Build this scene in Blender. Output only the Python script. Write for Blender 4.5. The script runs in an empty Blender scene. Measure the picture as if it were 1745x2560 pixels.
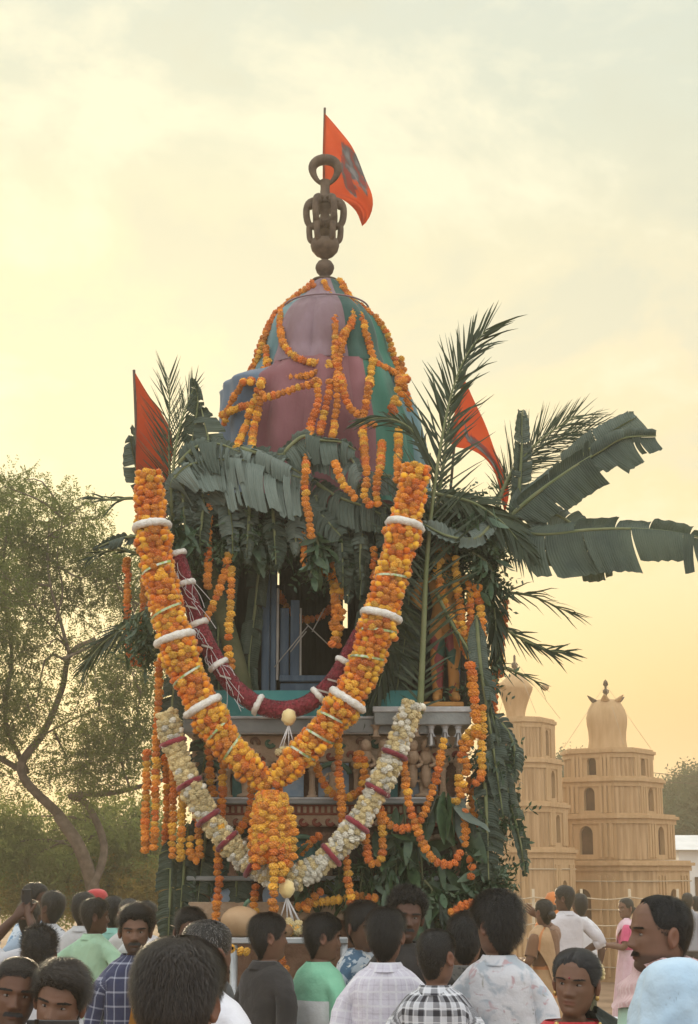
import bpy, bmesh, math, random
import numpy as np
from mathutils import Vector, Matrix, noise

random.seed(7)
RNG = np.random.default_rng(7)
C = bpy.context.scene.collection
SC = bpy.context.scene
R = math.radians

# ------------------------------------------------------------------ camera
PITCH = R(12.6); F = 4000.0; EYE = 1.9
cd = bpy.data.cameras.new('camera'); cam = bpy.data.objects.new('camera', cd); C.objects.link(cam)
cam.location = (0, 0, EYE); cam.rotation_euler = (math.pi/2 + PITCH, 0, 0)
cd.sensor_fit = 'VERTICAL'; cd.sensor_height = 36; cd.sensor_width = 36; cd.lens = 36*F/2560
cd.clip_start = .05; cd.clip_end = 2000
SC.camera = cam
SC.render.resolution_x = 698; SC.render.resolution_y = 1024

# ------------------------------------------------------------------ view, world, sun
SC.view_settings.view_transform = 'Standard'; SC.view_settings.look = 'None'
SC.view_settings.exposure = .55; SC.view_settings.gamma = 1; SC.view_settings.use_curve_mapping = False
SC.cycles.max_bounces = 6; SC.cycles.diffuse_bounces = 3; SC.cycles.transparent_max_bounces = 8
SC.cycles.use_denoising = True
SUN_AZ, SUN_EL = R(-10.5), R(9.0)           # azimuth from +Y towards +X
sund = Vector((math.sin(SUN_AZ)*math.cos(SUN_EL), math.cos(SUN_AZ)*math.cos(SUN_EL), math.sin(SUN_EL)))
sl = bpy.data.lights.new('sun', 'SUN'); sl.energy = 3.0; sl.angle = R(.6); sl.color = (1, .80, .52)
so = bpy.data.objects.new('sun', sl); C.objects.link(so); so.location = (0, 0, 30)
so.rotation_euler = (-sund).to_track_quat('-Z', 'Y').to_euler()

class NT:
    """tiny node-tree helper"""
    def __init__(s, tree): s.t = tree; s.n = tree.nodes; s.l = tree.links
    def new(s, typ, **kw):
        nd = s.n.new(typ)
        for k, v in kw.items():
            if k.startswith('i_'):
                key = k[2:]; key = int(key) if key.isdigit() else key.replace('_', ' ')
                s.set(nd.inputs[key], v)
            else: setattr(nd, k, v)
        return nd
    def set(s, inp, v):
        if isinstance(v, bpy.types.NodeSocket): s.l.new(v, inp)
        else:
            if hasattr(inp.default_value, '__len__') and hasattr(v, '__len__') and len(v) == 3 and len(inp.default_value) == 4: v = (*v, 1)
            inp.default_value = v
    def math(s, op, a, b=0.0, c=None, clamp=False):
        nd = s.n.new('ShaderNodeMath'); nd.operation = op; nd.use_clamp = clamp
        s.set(nd.inputs[0], a); s.set(nd.inputs[1], b)
        if c is not None: s.set(nd.inputs[2], c)
        return nd.outputs[0]
    def mix(s, fac, a, b, blend='MIX'):
        nd = s.n.new('ShaderNodeMix'); nd.data_type = 'RGBA'; nd.blend_type = blend
        s.set(nd.inputs[0], fac); s.set(nd.inputs[6], a); s.set(nd.inputs[7], b)
        return nd.outputs[2]
    def ramp(s, fac, stops, interp='LINEAR'):
        nd = s.n.new('ShaderNodeValToRGB'); nd.color_ramp.interpolation = interp
        e = nd.color_ramp.elements
        while len(e) < len(stops): e.new(.5)
        for el, (p, c) in zip(e, stops):
            el.position = p; el.color = (*c, 1) if hasattr(c, '__len__') else (c, c, c, 1)
        s.l.new(fac, nd.inputs[0]); return nd.outputs[0]
    def noise(s, vec, scale, detail=3, rough=.55, dist=0):
        nd = s.n.new('ShaderNodeTexNoise'); nd.inputs['Scale'].default_value = scale
        nd.inputs['Detail'].default_value = detail; nd.inputs['Roughness'].default_value = rough
        nd.inputs['Distortion'].default_value = dist
        if vec is not None: s.l.new(vec, nd.inputs['Vector'])
        return nd.outputs['Fac']

w = bpy.data.worlds.new('World'); SC.world = w; w.use_nodes = True
W = NT(w.node_tree); W.n.clear()
tc = W.new('ShaderNodeTexCoord').outputs['Generated']
sky = W.new('ShaderNodeTexSky'); sky.sky_type = 'NISHITA'; sky.sun_disc = False
sky.sun_elevation = SUN_EL; sky.sun_rotation = SUN_AZ; sky.dust_density = 3
xyz = W.new('ShaderNodeSeparateXYZ', i_0=tc)
el = xyz.outputs[2]
sdot = W.new('ShaderNodeVectorMath', operation='DOT_PRODUCT', i_0=tc, i_1=tuple(sund)).outputs['Value']
# thin high haze: warm horizon, grey green above; unseen zenith brightened as fill light
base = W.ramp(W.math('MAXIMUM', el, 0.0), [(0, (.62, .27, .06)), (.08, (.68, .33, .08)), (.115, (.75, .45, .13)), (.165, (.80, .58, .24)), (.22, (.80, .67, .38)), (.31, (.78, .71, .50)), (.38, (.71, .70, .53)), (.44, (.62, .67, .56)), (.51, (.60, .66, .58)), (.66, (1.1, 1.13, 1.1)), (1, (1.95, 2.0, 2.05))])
# away from the sunset: the east's pale grey blue, brightened unseen to light the fronts
sh_ = Vector((sund.x, sund.y, 0)).normalized()
hd = W.new('ShaderNodeVectorMath', operation='DOT_PRODUCT', i_0=tc, i_1=tuple(sh_)).outputs['Value']
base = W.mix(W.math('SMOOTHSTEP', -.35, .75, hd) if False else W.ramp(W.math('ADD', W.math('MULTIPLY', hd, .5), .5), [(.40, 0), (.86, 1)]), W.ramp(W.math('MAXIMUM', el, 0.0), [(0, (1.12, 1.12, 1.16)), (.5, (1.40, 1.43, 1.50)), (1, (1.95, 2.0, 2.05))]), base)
# the glow round the sun
g1 = W.math('POWER', W.math('MAXIMUM', sdot, 0.0), 22.0)
base = W.mix(W.math('MULTIPLY', g1, .75, clamp=True), base, (.90, .82, .46))
# soft clouds
mp = W.new('ShaderNodeMapping', i_Vector=tc, i_Scale=(1, 1, 1.7), i_Rotation=(0, R(-24), 0), i_Location=(.35, .1, .62))
n1 = W.noise(mp.outputs[0], 5.2, 6, .56, .5)
n2 = W.noise(mp.outputs[0], 14.0, 5, .6, .2)
cl = W.math('ADD', W.math('MULTIPLY', n1, .75), W.math('MULTIPLY', n2, .25))
warm = W.mix(W.math('POWER', W.math('MAXIMUM', sdot, 0.0), 6.0), (.76, .79, .68), (.96, .89, .60))
grey = W.mix(W.math('POWER', W.math('MAXIMUM', sdot, 0.0), 6.0), (.55, .62, .56), (.70, .68, .48))
up = W.math('MULTIPLY', W.math('SUBTRACT', el, .10), 5.0, clamp=True)
base = W.mix(W.math('MULTIPLY', W.ramp(cl, [(.50, 0), (.60, 1)]), W.math('MULTIPLY', up, .75)), base, warm)
base = W.mix(W.math('MULTIPLY', W.ramp(cl, [(.40, 1), (.49, 0)]), W.math('MULTIPLY', up, .8)), base, grey)
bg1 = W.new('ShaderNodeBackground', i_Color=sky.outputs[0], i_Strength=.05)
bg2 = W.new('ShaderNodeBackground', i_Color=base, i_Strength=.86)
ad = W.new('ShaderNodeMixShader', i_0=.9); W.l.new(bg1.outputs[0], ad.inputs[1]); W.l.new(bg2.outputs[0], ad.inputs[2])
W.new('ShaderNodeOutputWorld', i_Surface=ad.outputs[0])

# ------------------------------------------------------------------ helpers
CP, SP = math.cos(PITCH), math.sin(PITCH)
def P(px, py, Y):
    """the point of the place that lies at distance Y (metres north) behind photo pixel px, py"""
    u, v = (px-872.5)/F, (1280-py)/F
    dy, dz = CP - v*SP, SP + v*CP
    return np.array((u*Y/dy, Y, EYE + dz*Y/dy))
def PP(pts, Y): return np.array([P(p[0], p[1], p[2] if len(p) > 2 else Y) for p in pts])

def mat(name, col, rough=.8, col2=None, nscale=6, ndetail=4, bump=0, bscale=40, transl=0, coord='Object', spec=.3, metal=0, lo=.38, hi=.62, stretch=None, sheen=0):
    m = bpy.data.materials.new(name); m.use_nodes = True
    T = NT(m.node_tree); b = T.n['Principled BSDF']; out = T.n['Material Output']
    b.inputs['Roughness'].default_value = rough; b.inputs['Specular IOR Level'].default_value = spec; b.inputs['Metallic'].default_value = metal
    if sheen: b.inputs['Sheen Weight'].default_value = sheen
    vec = T.new('ShaderNodeTexCoord').outputs[coord]
    if stretch: vec = T.new('ShaderNodeMapping', i_Vector=vec, i_Scale=stretch).outputs[0]
    if col2 is not None:
        c = T.ramp(T.noise(vec, nscale, ndetail), [(lo, col), (hi, col2)])
        T.l.new(c, b.inputs['Base Color'])
    else:
        c = None; b.inputs['Base Color'].default_value = (*col, 1)
    if bump:
        bn = T.new('ShaderNodeBump', i_Strength=min(1, bump), i_Distance=.01*max(1, bump), i_Height=T.noise(vec, bscale, 4))
        T.l.new(bn.outputs[0], b.inputs['Normal'])
    if transl:
        tr = T.new('ShaderNodeBsdfTranslucent')
        if c is not None: T.l.new(c, tr.inputs[0])
        else: tr.inputs[0].default_value = (*col, 1)
        mx = T.new('ShaderNodeMixShader', i_0=transl); T.l.new(b.outputs[0], mx.inputs[1]); T.l.new(tr.outputs[0], mx.inputs[2])
        T.l.new(mx.outputs[0], out.inputs[0])
    m['_b'] = 1
    return m

def spline(pts, n):
    """Catmull-Rom through pts, n samples evenly spaced in length"""
    p = np.asarray(pts, float)
    if len(p) < 3:
        t = np.linspace(0, 1, n)[:, None]; return p[0]*(1-t) + p[-1]*t
    q = np.vstack([2*p[0]-p[1], p, 2*p[-1]-p[-2]]); out = []
    for i in range(len(p)-1):
        a, b, c, d = q[i:i+4]
        for t in np.linspace(0, 1, 14, endpoint=False):
            out.append(.5*((2*b) + (c-a)*t + (2*a-5*b+4*c-d)*t*t + (3*b-a-3*c+d)*t**3))
    out.append(p[-1]); out = np.array(out)
    L = np.r_[0, np.cumsum(np.linalg.norm(np.diff(out, axis=0), axis=1))]
    s = np.linspace(0, L[-1], n)
    return np.stack([np.interp(s, L, out[:, k]) for k in range(3)], 1)
def length(p): return float(np.linalg.norm(np.diff(p, axis=0), axis=1).sum())
def tangents(p):
    t = np.gradient(p, axis=0); return t/np.maximum(1e-9, np.linalg.norm(t, axis=1))[:, None]
def frames(p, up=(0, -1, 0)):
    t = tangents(p); e1 = np.zeros_like(p); e = np.array(up, float)
    for i in range(len(p)):
        e = e - t[i]*np.dot(e, t[i])
        if np.linalg.norm(e) < 1e-4: e = np.cross(t[i], (1, 0.3, .1))
        e /= np.linalg.norm(e); e1[i] = e
    return t, e1, np.cross(t, e1)

class MB:
    """collects geometry of ONE mesh object"""
    def __init__(s): s.v = []; s.f = []; s.m = []; s.uv = []; s.n = 0; s.hasuv = False; s.col = []
    def add(s, v, f, mi=0, uv=None, col=None):
        v = np.asarray(v, float); k = s.n
        s.v.append(v); s.f.extend([tuple(i+k for i in q) for q in f]); s.m.extend([mi]*len(f)); s.n += len(v)
        if uv is not None: s.hasuv = True; s.uv.append(np.asarray(uv, float))
        else: s.uv.append(np.zeros((len(v), 2)))
        s.col.append(np.ones((len(v), 3)) if col is None else np.asarray(col, float))
        return k
    def mesh(s, name, mats, off=(0, 0, 0), smooth=True, color=False):
        me = bpy.data.meshes.new(name)
        v = np.vstack(s.v) - np.asarray(off, float)
        me.from_pydata(v.tolist(), [], s.f)
        for m in (mats if isinstance(mats, (list, tuple)) else [mats]): me.materials.append(m)
        if any(s.m): me.polygons.foreach_set('material_index', s.m)
        if smooth: me.polygons.foreach_set('use_smooth', [True]*len(s.f))
        if s.hasuv:
            li = np.empty(len(me.loops), np.int32); me.loops.foreach_get('vertex_index', li)
            me.uv_layers.new(name='uv').data.foreach_set('uv', np.vstack(s.uv)[li].ravel())
        if color:
            ca = me.color_attributes.new('tint', 'FLOAT_COLOR', 'POINT')
            cc = np.vstack(s.col); ca.data.foreach_set('color', np.c_[cc, np.ones(len(cc))].ravel())
        if getattr(s, 'recalc', False):
            bm = bmesh.new(); bm.from_mesh(me); bmesh.ops.recalc_face_normals(bm, faces=bm.faces); bm.to_mesh(me); bm.free()
        me.update(); return me
    # ---- primitives
    def grid(s, g, mi=0, uv=None, close=False, flip=False, col=None):
        g = np.asarray(g, float); a, b = g.shape[:2]; f = []
        for i in range(a-1):
            for j in range(b if close else b-1):
                j2 = (j+1) % b; q = (i*b+j, i*b+j2, (i+1)*b+j2, (i+1)*b+j); f.append(q[::-1] if flip else q)
        if uv is None:
            uu, vv = np.meshgrid(np.linspace(0, 1, b), np.linspace(0, 1, a)); uv = np.stack([uu, vv], 2)
        return s.add(g.reshape(-1, 3), f, mi, np.asarray(uv).reshape(-1, 2), None if col is None else np.asarray(col).reshape(-1, 3))
    def tube(s, pts, rad, seg=8, mi=0, cap=True, flat=1.0, up=(0, -1, 0)):
        p = np.asarray(pts, float); r = np.broadcast_to(np.asarray(rad, float), (len(p),))
        t, e1, e2 = frames(p, up); a = np.linspace(0, 2*math.pi, seg, endpoint=False)
        g = p[:, None] + r[:, None, None]*(np.cos(a)[None, :, None]*e1[:, None]*flat + np.sin(a)[None, :, None]*e2[:, None])
        k = s.grid(g, mi, close=True, flip=True)
        if cap:
            n = len(p)*seg
            s.f.append(tuple(k+j for j in range(seg))); s.f.append(tuple(k+n-seg+j for j in reversed(range(seg)))); s.m += [mi, mi]
        return k
    def box(s, c, size, mi=0, bev=.0, rotz=0):
        c = np.asarray(c, float); h = np.asarray(size, float)/2
        b = min(bev, h.min()*.45)
        if b <= 0:
            v = np.array([(x, y, z) for x in (-1, 1) for y in (-1, 1) for z in (-1, 1)])*h
            f = [(0, 1, 3, 2), (4, 6, 7, 5), (0, 4, 5, 1), (2, 3, 7, 6), (0, 2, 6, 4), (1, 5, 7, 3)]
        else:
            v = []; idx = {}
            for x in (-1, 1):
                for y in (-1, 1):
                    for z in (-1, 1):
                        for ax in range(3):
                            q = np.array((x, y, z), float)*(h-b); q[ax] += (x, y, z)[ax]*b
                            idx[x, y, z, ax] = len(v); v.append(q)
            f = []
            for ax in range(3):
                o1, o2 = (ax+1) % 3, (ax+2) % 3
                for sg in (-1, 1):
                    def k(a, b_, ax=ax, o1=o1, o2=o2, sg=sg, axx=None):
                        t = [0, 0, 0]; t[ax] = sg; t[o1] = a; t[o2] = b_; return idx[t[0], t[1], t[2], ax if axx is None else axx]
                    q = [k(-1, -1), k(1, -1), k(1, 1), k(-1, 1)]; f.append(tuple(q if sg > 0 else q[::-1]))
                # edges along axis ax
                for a in (-1, 1):
                    for b_ in (-1, 1):
                        def e(sg, axx):
                            t = [0, 0, 0]; t[ax] = sg; t[o1] = a; t[o2] = b_; return idx[t[0], t[1], t[2], axx]
                        q = [e(-1, o1), e(1, o1), e(1, o2), e(-1, o2)]; f.append(tuple(q if a*b_ < 0 else q[::-1]))
            for x in (-1, 1):
                for y in (-1, 1):
                    for z in (-1, 1):
                        q = [idx[x, y, z, 0], idx[x, y, z, 1], idx[x, y, z, 2]]; f.append(tuple(q if x*y*z > 0 else q[::-1]))
            v = np.array(v)
        if rotz:
            cs, sn = math.cos(rotz), math.sin(rotz); v = v @ np.array([[cs, sn, 0], [-sn, cs, 0], [0, 0, 1]])
        return s.add(v+c, f, mi, np.c_[v[:, 0]+v[:, 1], v[:, 2]])
    def lathe(s, prof, c, seg=16, mi=0, sx=1, sy=1, rot=0, ripple=None):
        p = np.asarray(prof, float); a = np.linspace(0, 2*math.pi, seg, endpoint=False)+rot
        rr = p[:, 0][:, None]*(1 if ripple is None else ripple(a)[None])
        g = np.stack([c[0]+rr*np.cos(a)*sx, c[1]+rr*np.sin(a)*sy, c[2]+np.repeat(p[:, 1][:, None], seg, 1)], 2)
        return s.grid(g, mi, close=True, flip=p[0, 1] > p[-1, 1])
    def ball(s, c, r, seg=10, rings=6, mi=0, mtx=None, rip=None):
        r = np.broadcast_to(np.asarray(r, float), (3,)); th = np.linspace(0, math.pi, rings+1)[1:-1]; a = np.linspace(0, 2*math.pi, seg, endpoint=False)
        rad = np.ones((len(th), seg)) if rip is None else rip(th[:, None], a[None])
        g = np.stack([rad*np.sin(th)[:, None]*np.cos(a), rad*np.sin(th)[:, None]*np.sin(a), rad*np.repeat(np.cos(th)[:, None], seg, 1)], 2).reshape(-1, 3)
        v = np.vstack([g, (0, 0, 1), (0, 0, -1)])*r; n = len(g); f = []
        if mtx is not None: v = v @ np.asarray(mtx).T
        for i in range(len(th)-1):
            for j in range(seg): f.append((i*seg+j, (i+1)*seg+j, (i+1)*seg+(j+1) % seg, i*seg+(j+1) % seg))
        for j in range(seg):
            f.append((n, j, (j+1) % seg)); f.append((n+1, n-seg+(j+1) % seg, n-seg+j))
        return s.add(v+np.asarray(c, float), f, mi)

def tag(o, label=None, cat=None, group=None, kind=None):
    if label: o['label'] = label
    if cat: o['category'] = cat
    if group: o['group'] = group
    if kind: o['kind'] = kind
    return o
def link(o, parent=None):
    C.objects.link(o)
    if parent is not None: o.parent = parent
    return o
def origin(o):
    x = np.zeros(3)
    while o is not None: x += np.array(o.location); o = o.parent
    return x
def thing(name, label, cat, loc, group=None):
    o = bpy.data.objects.new(name, None); o.location = loc; o.empty_display_size = .1
    C.objects.link(o); return tag(o, label, cat, group)
def part(name, mb, mats, parent, smooth=True, kind=None, label=None):
    o = bpy.data.objects.new(name, mb.mesh(name, mats, origin(parent), smooth)); link(o, parent)
    return tag(o, label=label, kind=kind)
def single(name, label, cat, mb, mats, loc, group=None, smooth=True, kind=None):
    o = bpy.data.objects.new(name, mb.mesh(name, mats, loc, smooth)); o.location = loc; C.objects.link(o)
    return tag(o, label, cat, group, kind)
def structure(name, mb, mats, loc=(0, 0, 0), smooth=False):
    o = bpy.data.objects.new(name, mb.mesh(name, mats, loc, smooth)); o.location = loc; C.objects.link(o); o['kind'] = 'structure'; return o
def inst(name, me, parent, pos, rot=None, scale=1.0):
    o = bpy.data.objects.new(name, me); C.objects.link(o); o.parent = parent
    M = Matrix.LocRotScale(Vector(np.asarray(pos)-origin(parent)), rot, Vector((scale,)*3) if np.isscalar(scale) else Vector(scale)); o.matrix_local = M; return o
def quat(z, spin=None):
    q = Vector(z).to_track_quat('Z', 'Y')
    if spin is None: spin = random.random()*6.28
    return q @ Matrix.Rotation(spin, 3, 'Z').to_quaternion()
def interp(x, tab, k): t = np.asarray(tab, float); return np.interp(x, t[:, 0], t[:, k])
# ------------------------------------------------------------------ the setting
GX = 140
M_dirt = mat('dirt', (.20, .125, .07), .95, (.33, .215, .13), 1.6, 6, .5, 14)
g = MB(); n = 60
xs = np.linspace(-GX, GX, n); ys = np.linspace(-12, 230, n)
gz = np.array([[0 if abs(x) < 12 and y < 40 else .04*math.sin(x*.2)*math.cos(y*.13) for y in ys] for x in xs])
g.grid(np.stack([*np.meshgrid(xs, ys, indexing='ij'), gz], 2), flip=True)
structure('ground', g, M_dirt, smooth=True)

hz = MB(); hz.box((0, 109, 7.0), (300, 246, 16.4))
hm = bpy.data.materials.new('glare_haze'); hm.use_nodes = True  # even haze: distance fade, plus stand-in for lens glare lifting the dark tones
H = NT(hm.node_tree); H.n.remove(H.n['Principled BSDF'])
pv = H.new('ShaderNodeVolumePrincipled', i_Color=(.97, .84, .62), i_Density=.0047, i_Anisotropy=.35)
H.l.new(pv.outputs[0], H.n['Material Output'].inputs['Volume'])
o = single('haze', None, None, hz, hm, (0, 109, 7.0), smooth=False, kind='stuff')

# ------------------------------------------------------------------ cloth covered towers far behind
M_tan = mat('tan_cloth', (.45, .285, .14), .9, (.54, .36, .195), 2.2, 6, .5, 22, stretch=(5, 5, .7), lo=.32, hi=.68)
M_tan2 = mat('tan_pleats', (.37, .23, .115), .9, (.50, .33, .18), 14, 3, .3, 30, stretch=(1, 1, .08))
M_dark = mat('window_cloth', (.10, .052, .028), .9, (.15, .08, .04), 4, 3)
M_iron = mat('dark_wood', (.075, .05, .035), .7, (.13, .09, .06), 14, 4, .5, 40)
M_rope = mat('rope', (.50, .40, .27), .9)

def plan(a, c, rot):
    pts = [(a, -a+c), (a, a-c), (a-c, a), (-a+c, a), (-a, a-c), (-a, -a+c), (-a+c, -a), (a-c, -a)]
    cs, sn = math.cos(rot), math.sin(rot)
    return [np.array((x*cs-y*sn, x*sn+y*cs)) for x, y in pts]
def prism(mb, pl, c, z0, z1, top=True):
    v = [(c[0]+p[0], c[1]+p[1], z) for z in (z0, z1) for p in pl]; n = len(pl)
    f = [(i, (i+1) % n, n+(i+1) % n, n+i) for i in range(n)] + [tuple(range(2*n-1, n-1, -1))[::-1], tuple(range(n))[::-1]]
    mb.add(v, f)
def arch_wall(mb, a, b, z0, z1, u, ww, zs, zt, dep, nrm):
    """wall from a to b with an arched opening of real depth"""
    a = np.array(a); b = np.array(b); L = np.linalg.norm(b-a); d = (b-a)/L
    q = lambda s, z, k=0: (*(a+d*s-nrm*k), z)
    u0, u1 = u-ww/2, u+ww/2; r = ww/2; zc = zt-r
    def quad(*p): mb.add(p, [(0, 1, 2, 3)])
    quad(q(0, z0), q(u0, z0), q(u0, z1), q(0, z1)); quad(q(u1, z0), q(L, z0), q(L, z1), q(u1, z1))
    if zs > z0: quad(q(u0, z0), q(u1, z0), q(u1, zs), q(u0, zs))
    k = 8; ar = [(u-r*math.cos(math.pi*i/k), zc+r*1.05*math.sin(math.pi*i/k)) for i in range(k+1)]
    for (s0, y0), (s1, y1) in zip(ar, ar[1:]):
        quad(q(s0, y0), q(s1, y1), q(s1, z1), q(s0, z1)); quad(q(s0, y0), q(s1, y1), q(s1, y1, dep), q(s0, y0, dep))
    quad(q(u0, zs), q(u0, zc), q(u0, zc, dep), q(u0, zs, dep)); quad(q(u1, zs), q(u1, zc), q(u1, zc, dep), q(u1, zs, dep)); quad(q(u0, zs), q(u1, zs), q(u1, zs, dep), q(u0, zs, dep))
    w = MB(); w.add([q(u0, zs, dep)]+[q(s, y, dep) for s, y in ar]+[q(u1, zs, dep)], [tuple(range(k+3))]); return w

def tower(label, px, Y, rot, tiers, dome, fin, guy):
    c = P(px, 2174, Y)[:2]
    t = thing('cloth_tower', label, 'tower', (c[0], c[1], 0), 'cloth covered festival towers')
    for i, (pt, pb, wd) in enumerate(tiers):
        z1, z0 = P(px, pt, Y)[2], (P(px, pb, Y)[2] if pb else 0)
        a = wd; ch = a*.40; pl = plan(a, ch, rot); m = MB(); wins = []
        for k in range(8):
            p0, p1 = pl[k], pl[(k+1) % 8]; mid = (p0+p1)/2; nr = mid/np.linalg.norm(mid)
            h = z1-z0
            if k % 2 == 0:
                m = MB()
                L = np.linalg.norm(p1-p0)
                w_ = (arch_wall(m, p0+c, p1+c, z0, z1, L*.5, L*.22, z0+h*(.12 if i < 3 else .25), z0+h*.78, .09, nr)); part('window', w_, M_dark, part('wall', m, M_tan, t, smooth=False), smooth=False)
                for s_ in (.08, .17, .26, .74, .83, .92):      # slim pilasters of gathered cloth
                    q = p0+(p1-p0)*s_+c+nr*.012
                    pm_ = MB(); pm_.box((q[0], q[1], z0+h*.47), (.06, .035, h*.86), bev=.012, rotz=math.atan2(nr[1], nr[0])+math.pi/2); part('pilaster', pm_, M_tan, t, smooth=False)
            else:                                     # pleated curtain on the cut corner
                s_ = np.linspace(0, 1, 50); pp = p0[None]+(p1-p0)[None]*s_[:, None]+c
                off = (np.abs(np.sin(s_*math.pi*5))*.024-.01)
                gr = np.stack([np.c_[pp+nr[None]*(off*q_)[:, None], np.full(50, zz)] for zz, q_ in ((z0, 1.1), (z0+h*.5, 1), (z1, .5))])
                part('curtain', _mb(gr), M_tan2, t)
        cm = MB()
        prism(cm, plan(a*1.03, ch*1.02, rot), c, z1-.12, z1-.03); prism(cm, plan(a*1.075, ch*1.04, rot), c, z1-.03, z1+.025); prism(cm, plan(a*1.02, ch*1.01, rot), c, z1+.025, z1+.06)
        part('cornice', cm, M_tan, t, smooth=False)
        # bamboo rails lashed to the outside of the lower storeys
        if i >= 3:
            bm_ = MB()
            for zz in np.linspace(z0+.25, z1-.3, 4):
                r_ = [np.array((*(p*1.02+c), zz)) for p in pl]; 
                for k in range(8): bm_.tube([r_[k], r_[(k+1) % 8]], .012, 5)
            part('bamboo_rail', bm_, M_rope, t)
    S = Y/4050.0
    ztop = P(px, tiers[0][0], Y)[2]
    d = MB(); d.lathe([(r*S, P(px, y, Y)[2]) for y, r in dome], (c[0], c[1], 0), 28, ripple=lambda a_: 1+.02*np.cos(a_*12)); part('dome', d, M_tan, t)
    f = MB(); f.lathe([(r*S, P(px, y, Y)[2]) for y, r in fin], (c[0], c[1], 0), 12)
    part('finial', f, M_iron, t)
    zt = P(px, fin[0][0], Y)[2]; zp = P(px, dome[0][0]+8, Y)[2]
    if guy == 'petal':
        for k in range(6):
            an = k*math.pi/3+.3; pm = MB(); ll = .26
            s_ = np.linspace(0, 1, 7); pts = np.stack([c[0]+np.cos(an)*(.12+ll*s_), c[1]+np.sin(an)*(.12+ll*s_), zp-.03+.16*s_**1.4], 1)
            pm.tube(pts, .075*np.sin(np.pi*np.clip(s_*.82+.15, 0, 1))+.008, 8, flat=.45, up=(0, 0, 1)); part('petal', pm, M_iron if k in (0, 3) else M_tan, t)
    else:
        pts_ = plan(.43, .18, rot)
        pm = MB()
        for k in range(0, 8, 2):
            q = (pts_[k]+pts_[(k+1) % 8])/2; pm.ball((c[0]+q[0]*1.3, c[1]+q[1]*1.3, P(px, 1722, Y)[2]), (.07, .07, .065), 10, 6)
        part('knob', pm, M_tan, t)
    gm = MB()
    for k in range(4):
        an = rot+k*math.pi/2+.8; q = np.array((c[0]+math.cos(an)*.85, c[1]+math.sin(an)*.85, ztop+.1)); gm.tube([(c[0], c[1], zt-.1), q], .0035, 4)
    part('guy_rope', gm, M_rope, t)
    return t
def _mb(gr, **k):
    m = MB(); m.grid(gr, **k); return m

tower('tan cloth tower with bulb dome ringed by petals, right of the flower chariot', 1530, 30, R(-35),
      [(1884, 1950, .70), (1955, 2040, .83), (2046, 2150, 1.0), (2160, None, 1.20)],
      [(1750, 24), (1757, 36), (1775, 46), (1795, 51), (1812, 50), (1830, 47), (1852, 46), (1872, 49), (1884, 52)],
      [(1698, 0), (1704, 5), (1712, 7), (1716, 3), (1722, 3), (1726, 8), (1732, 8), (1736, 3), (1748, 4), (1760, 20)], 'petal')
tower('taller tan cloth tower with pot shaped flaring dome, partly behind the hanging leaves', 1298, 28, R(-28),
      [(1808, 1903, .57), (1908, 2010, .66), (2016, 2120, .73), (2128, None, .82)],
      [(1683, 6), (1692, 20), (1704, 32), (1718, 44), (1725, 43), (1740, 37), (1760, 30), (1780, 24), (1800, 22), (1808, 24)],
      [(1636, 0), (1640, 3), (1650, 3), (1656, 3), (1660, 8), (1668, 8), (1672, 3), (1682, 4), (1686, 10)], 'knob')

# rope barrier strung in front of the towers
rb = thing('rope_barrier', 'rope barrier on bamboo posts running in front of the tan towers', 'barrier', (6.3, 24.5, 0))
for px in (1215, 1330, 1450, 1570, 1690):
    q = P(px, 2174, 24.5); m = MB(); m.tube([(q[0], 24.5, 0), (q[0]+.01, 24.5, 1.62)], .022, 7); part('post', m, M_rope, rb)
for zz in (1.5, 1.12):
    m = MB(); xx = np.linspace(P(1215, 2174, 24.5)[0], P(1690, 2174, 24.5)[0], 33); m.tube(np.stack([xx, xx*0+24.46, zz-.035*np.abs(np.sin(np.linspace(0, 4*math.pi, 33)))], 1), .010, 5); part('rope', m, M_rope, rb)

ul = thing('power_line', 'two thin wires sagging across the sky behind the towers to the right edge', 'power line', (4.0, 42, 0))
xa, xb = P(1130, 2174, 42)[0], P(1850, 2174, 42)[0]
for x in (xa, xb): m = MB(); m.tube([(x, 42.1, 0), (x, 42.1, 5.6)], np.array((.11, .08)), 9); part('pole', m, M_iron, ul)
for y0_, y1_ in ((1832, 1948), (1868, 1962)):
    m = MB(); za, zb_ = P(1130, y0_, 42)[2], P(1850, y1_, 42)[2]; s_ = np.linspace(0, 1, 30); m.tube(np.stack([xa+(xb-xa)*s_, s_*0+42, za+(zb_-za)*s_-.55*4*s_*(1-s_)*.4], 1), .009, 4); part('wire', m, M_iron, ul)

# ------------------------------------------------------------------ trees
def leafmat(name, c1, c2, tr=.35):
    m = mat(name, c1, .65, c2, 2.2, 4, transl=tr, lo=.35, hi=.65)
    return m
M_bark = mat('bark', (.085, .06, .042), .95, (.15, .11, .08), 9, 5, .8, 25)
M_leafA = leafmat('feathery_leaf', (.10, .14, .024), (.16, .18, .042), .6)
M_leafB = leafmat('drooping_leaf', (.17, .22, .055), (.25, .27, .08), .7)
M_leafC = leafmat('far_leaf', (.050, .075, .035), (.080, .105, .045))
M_leafY = leafmat('dry_leaf', (.30, .20, .035), (.22, .19, .04))

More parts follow.
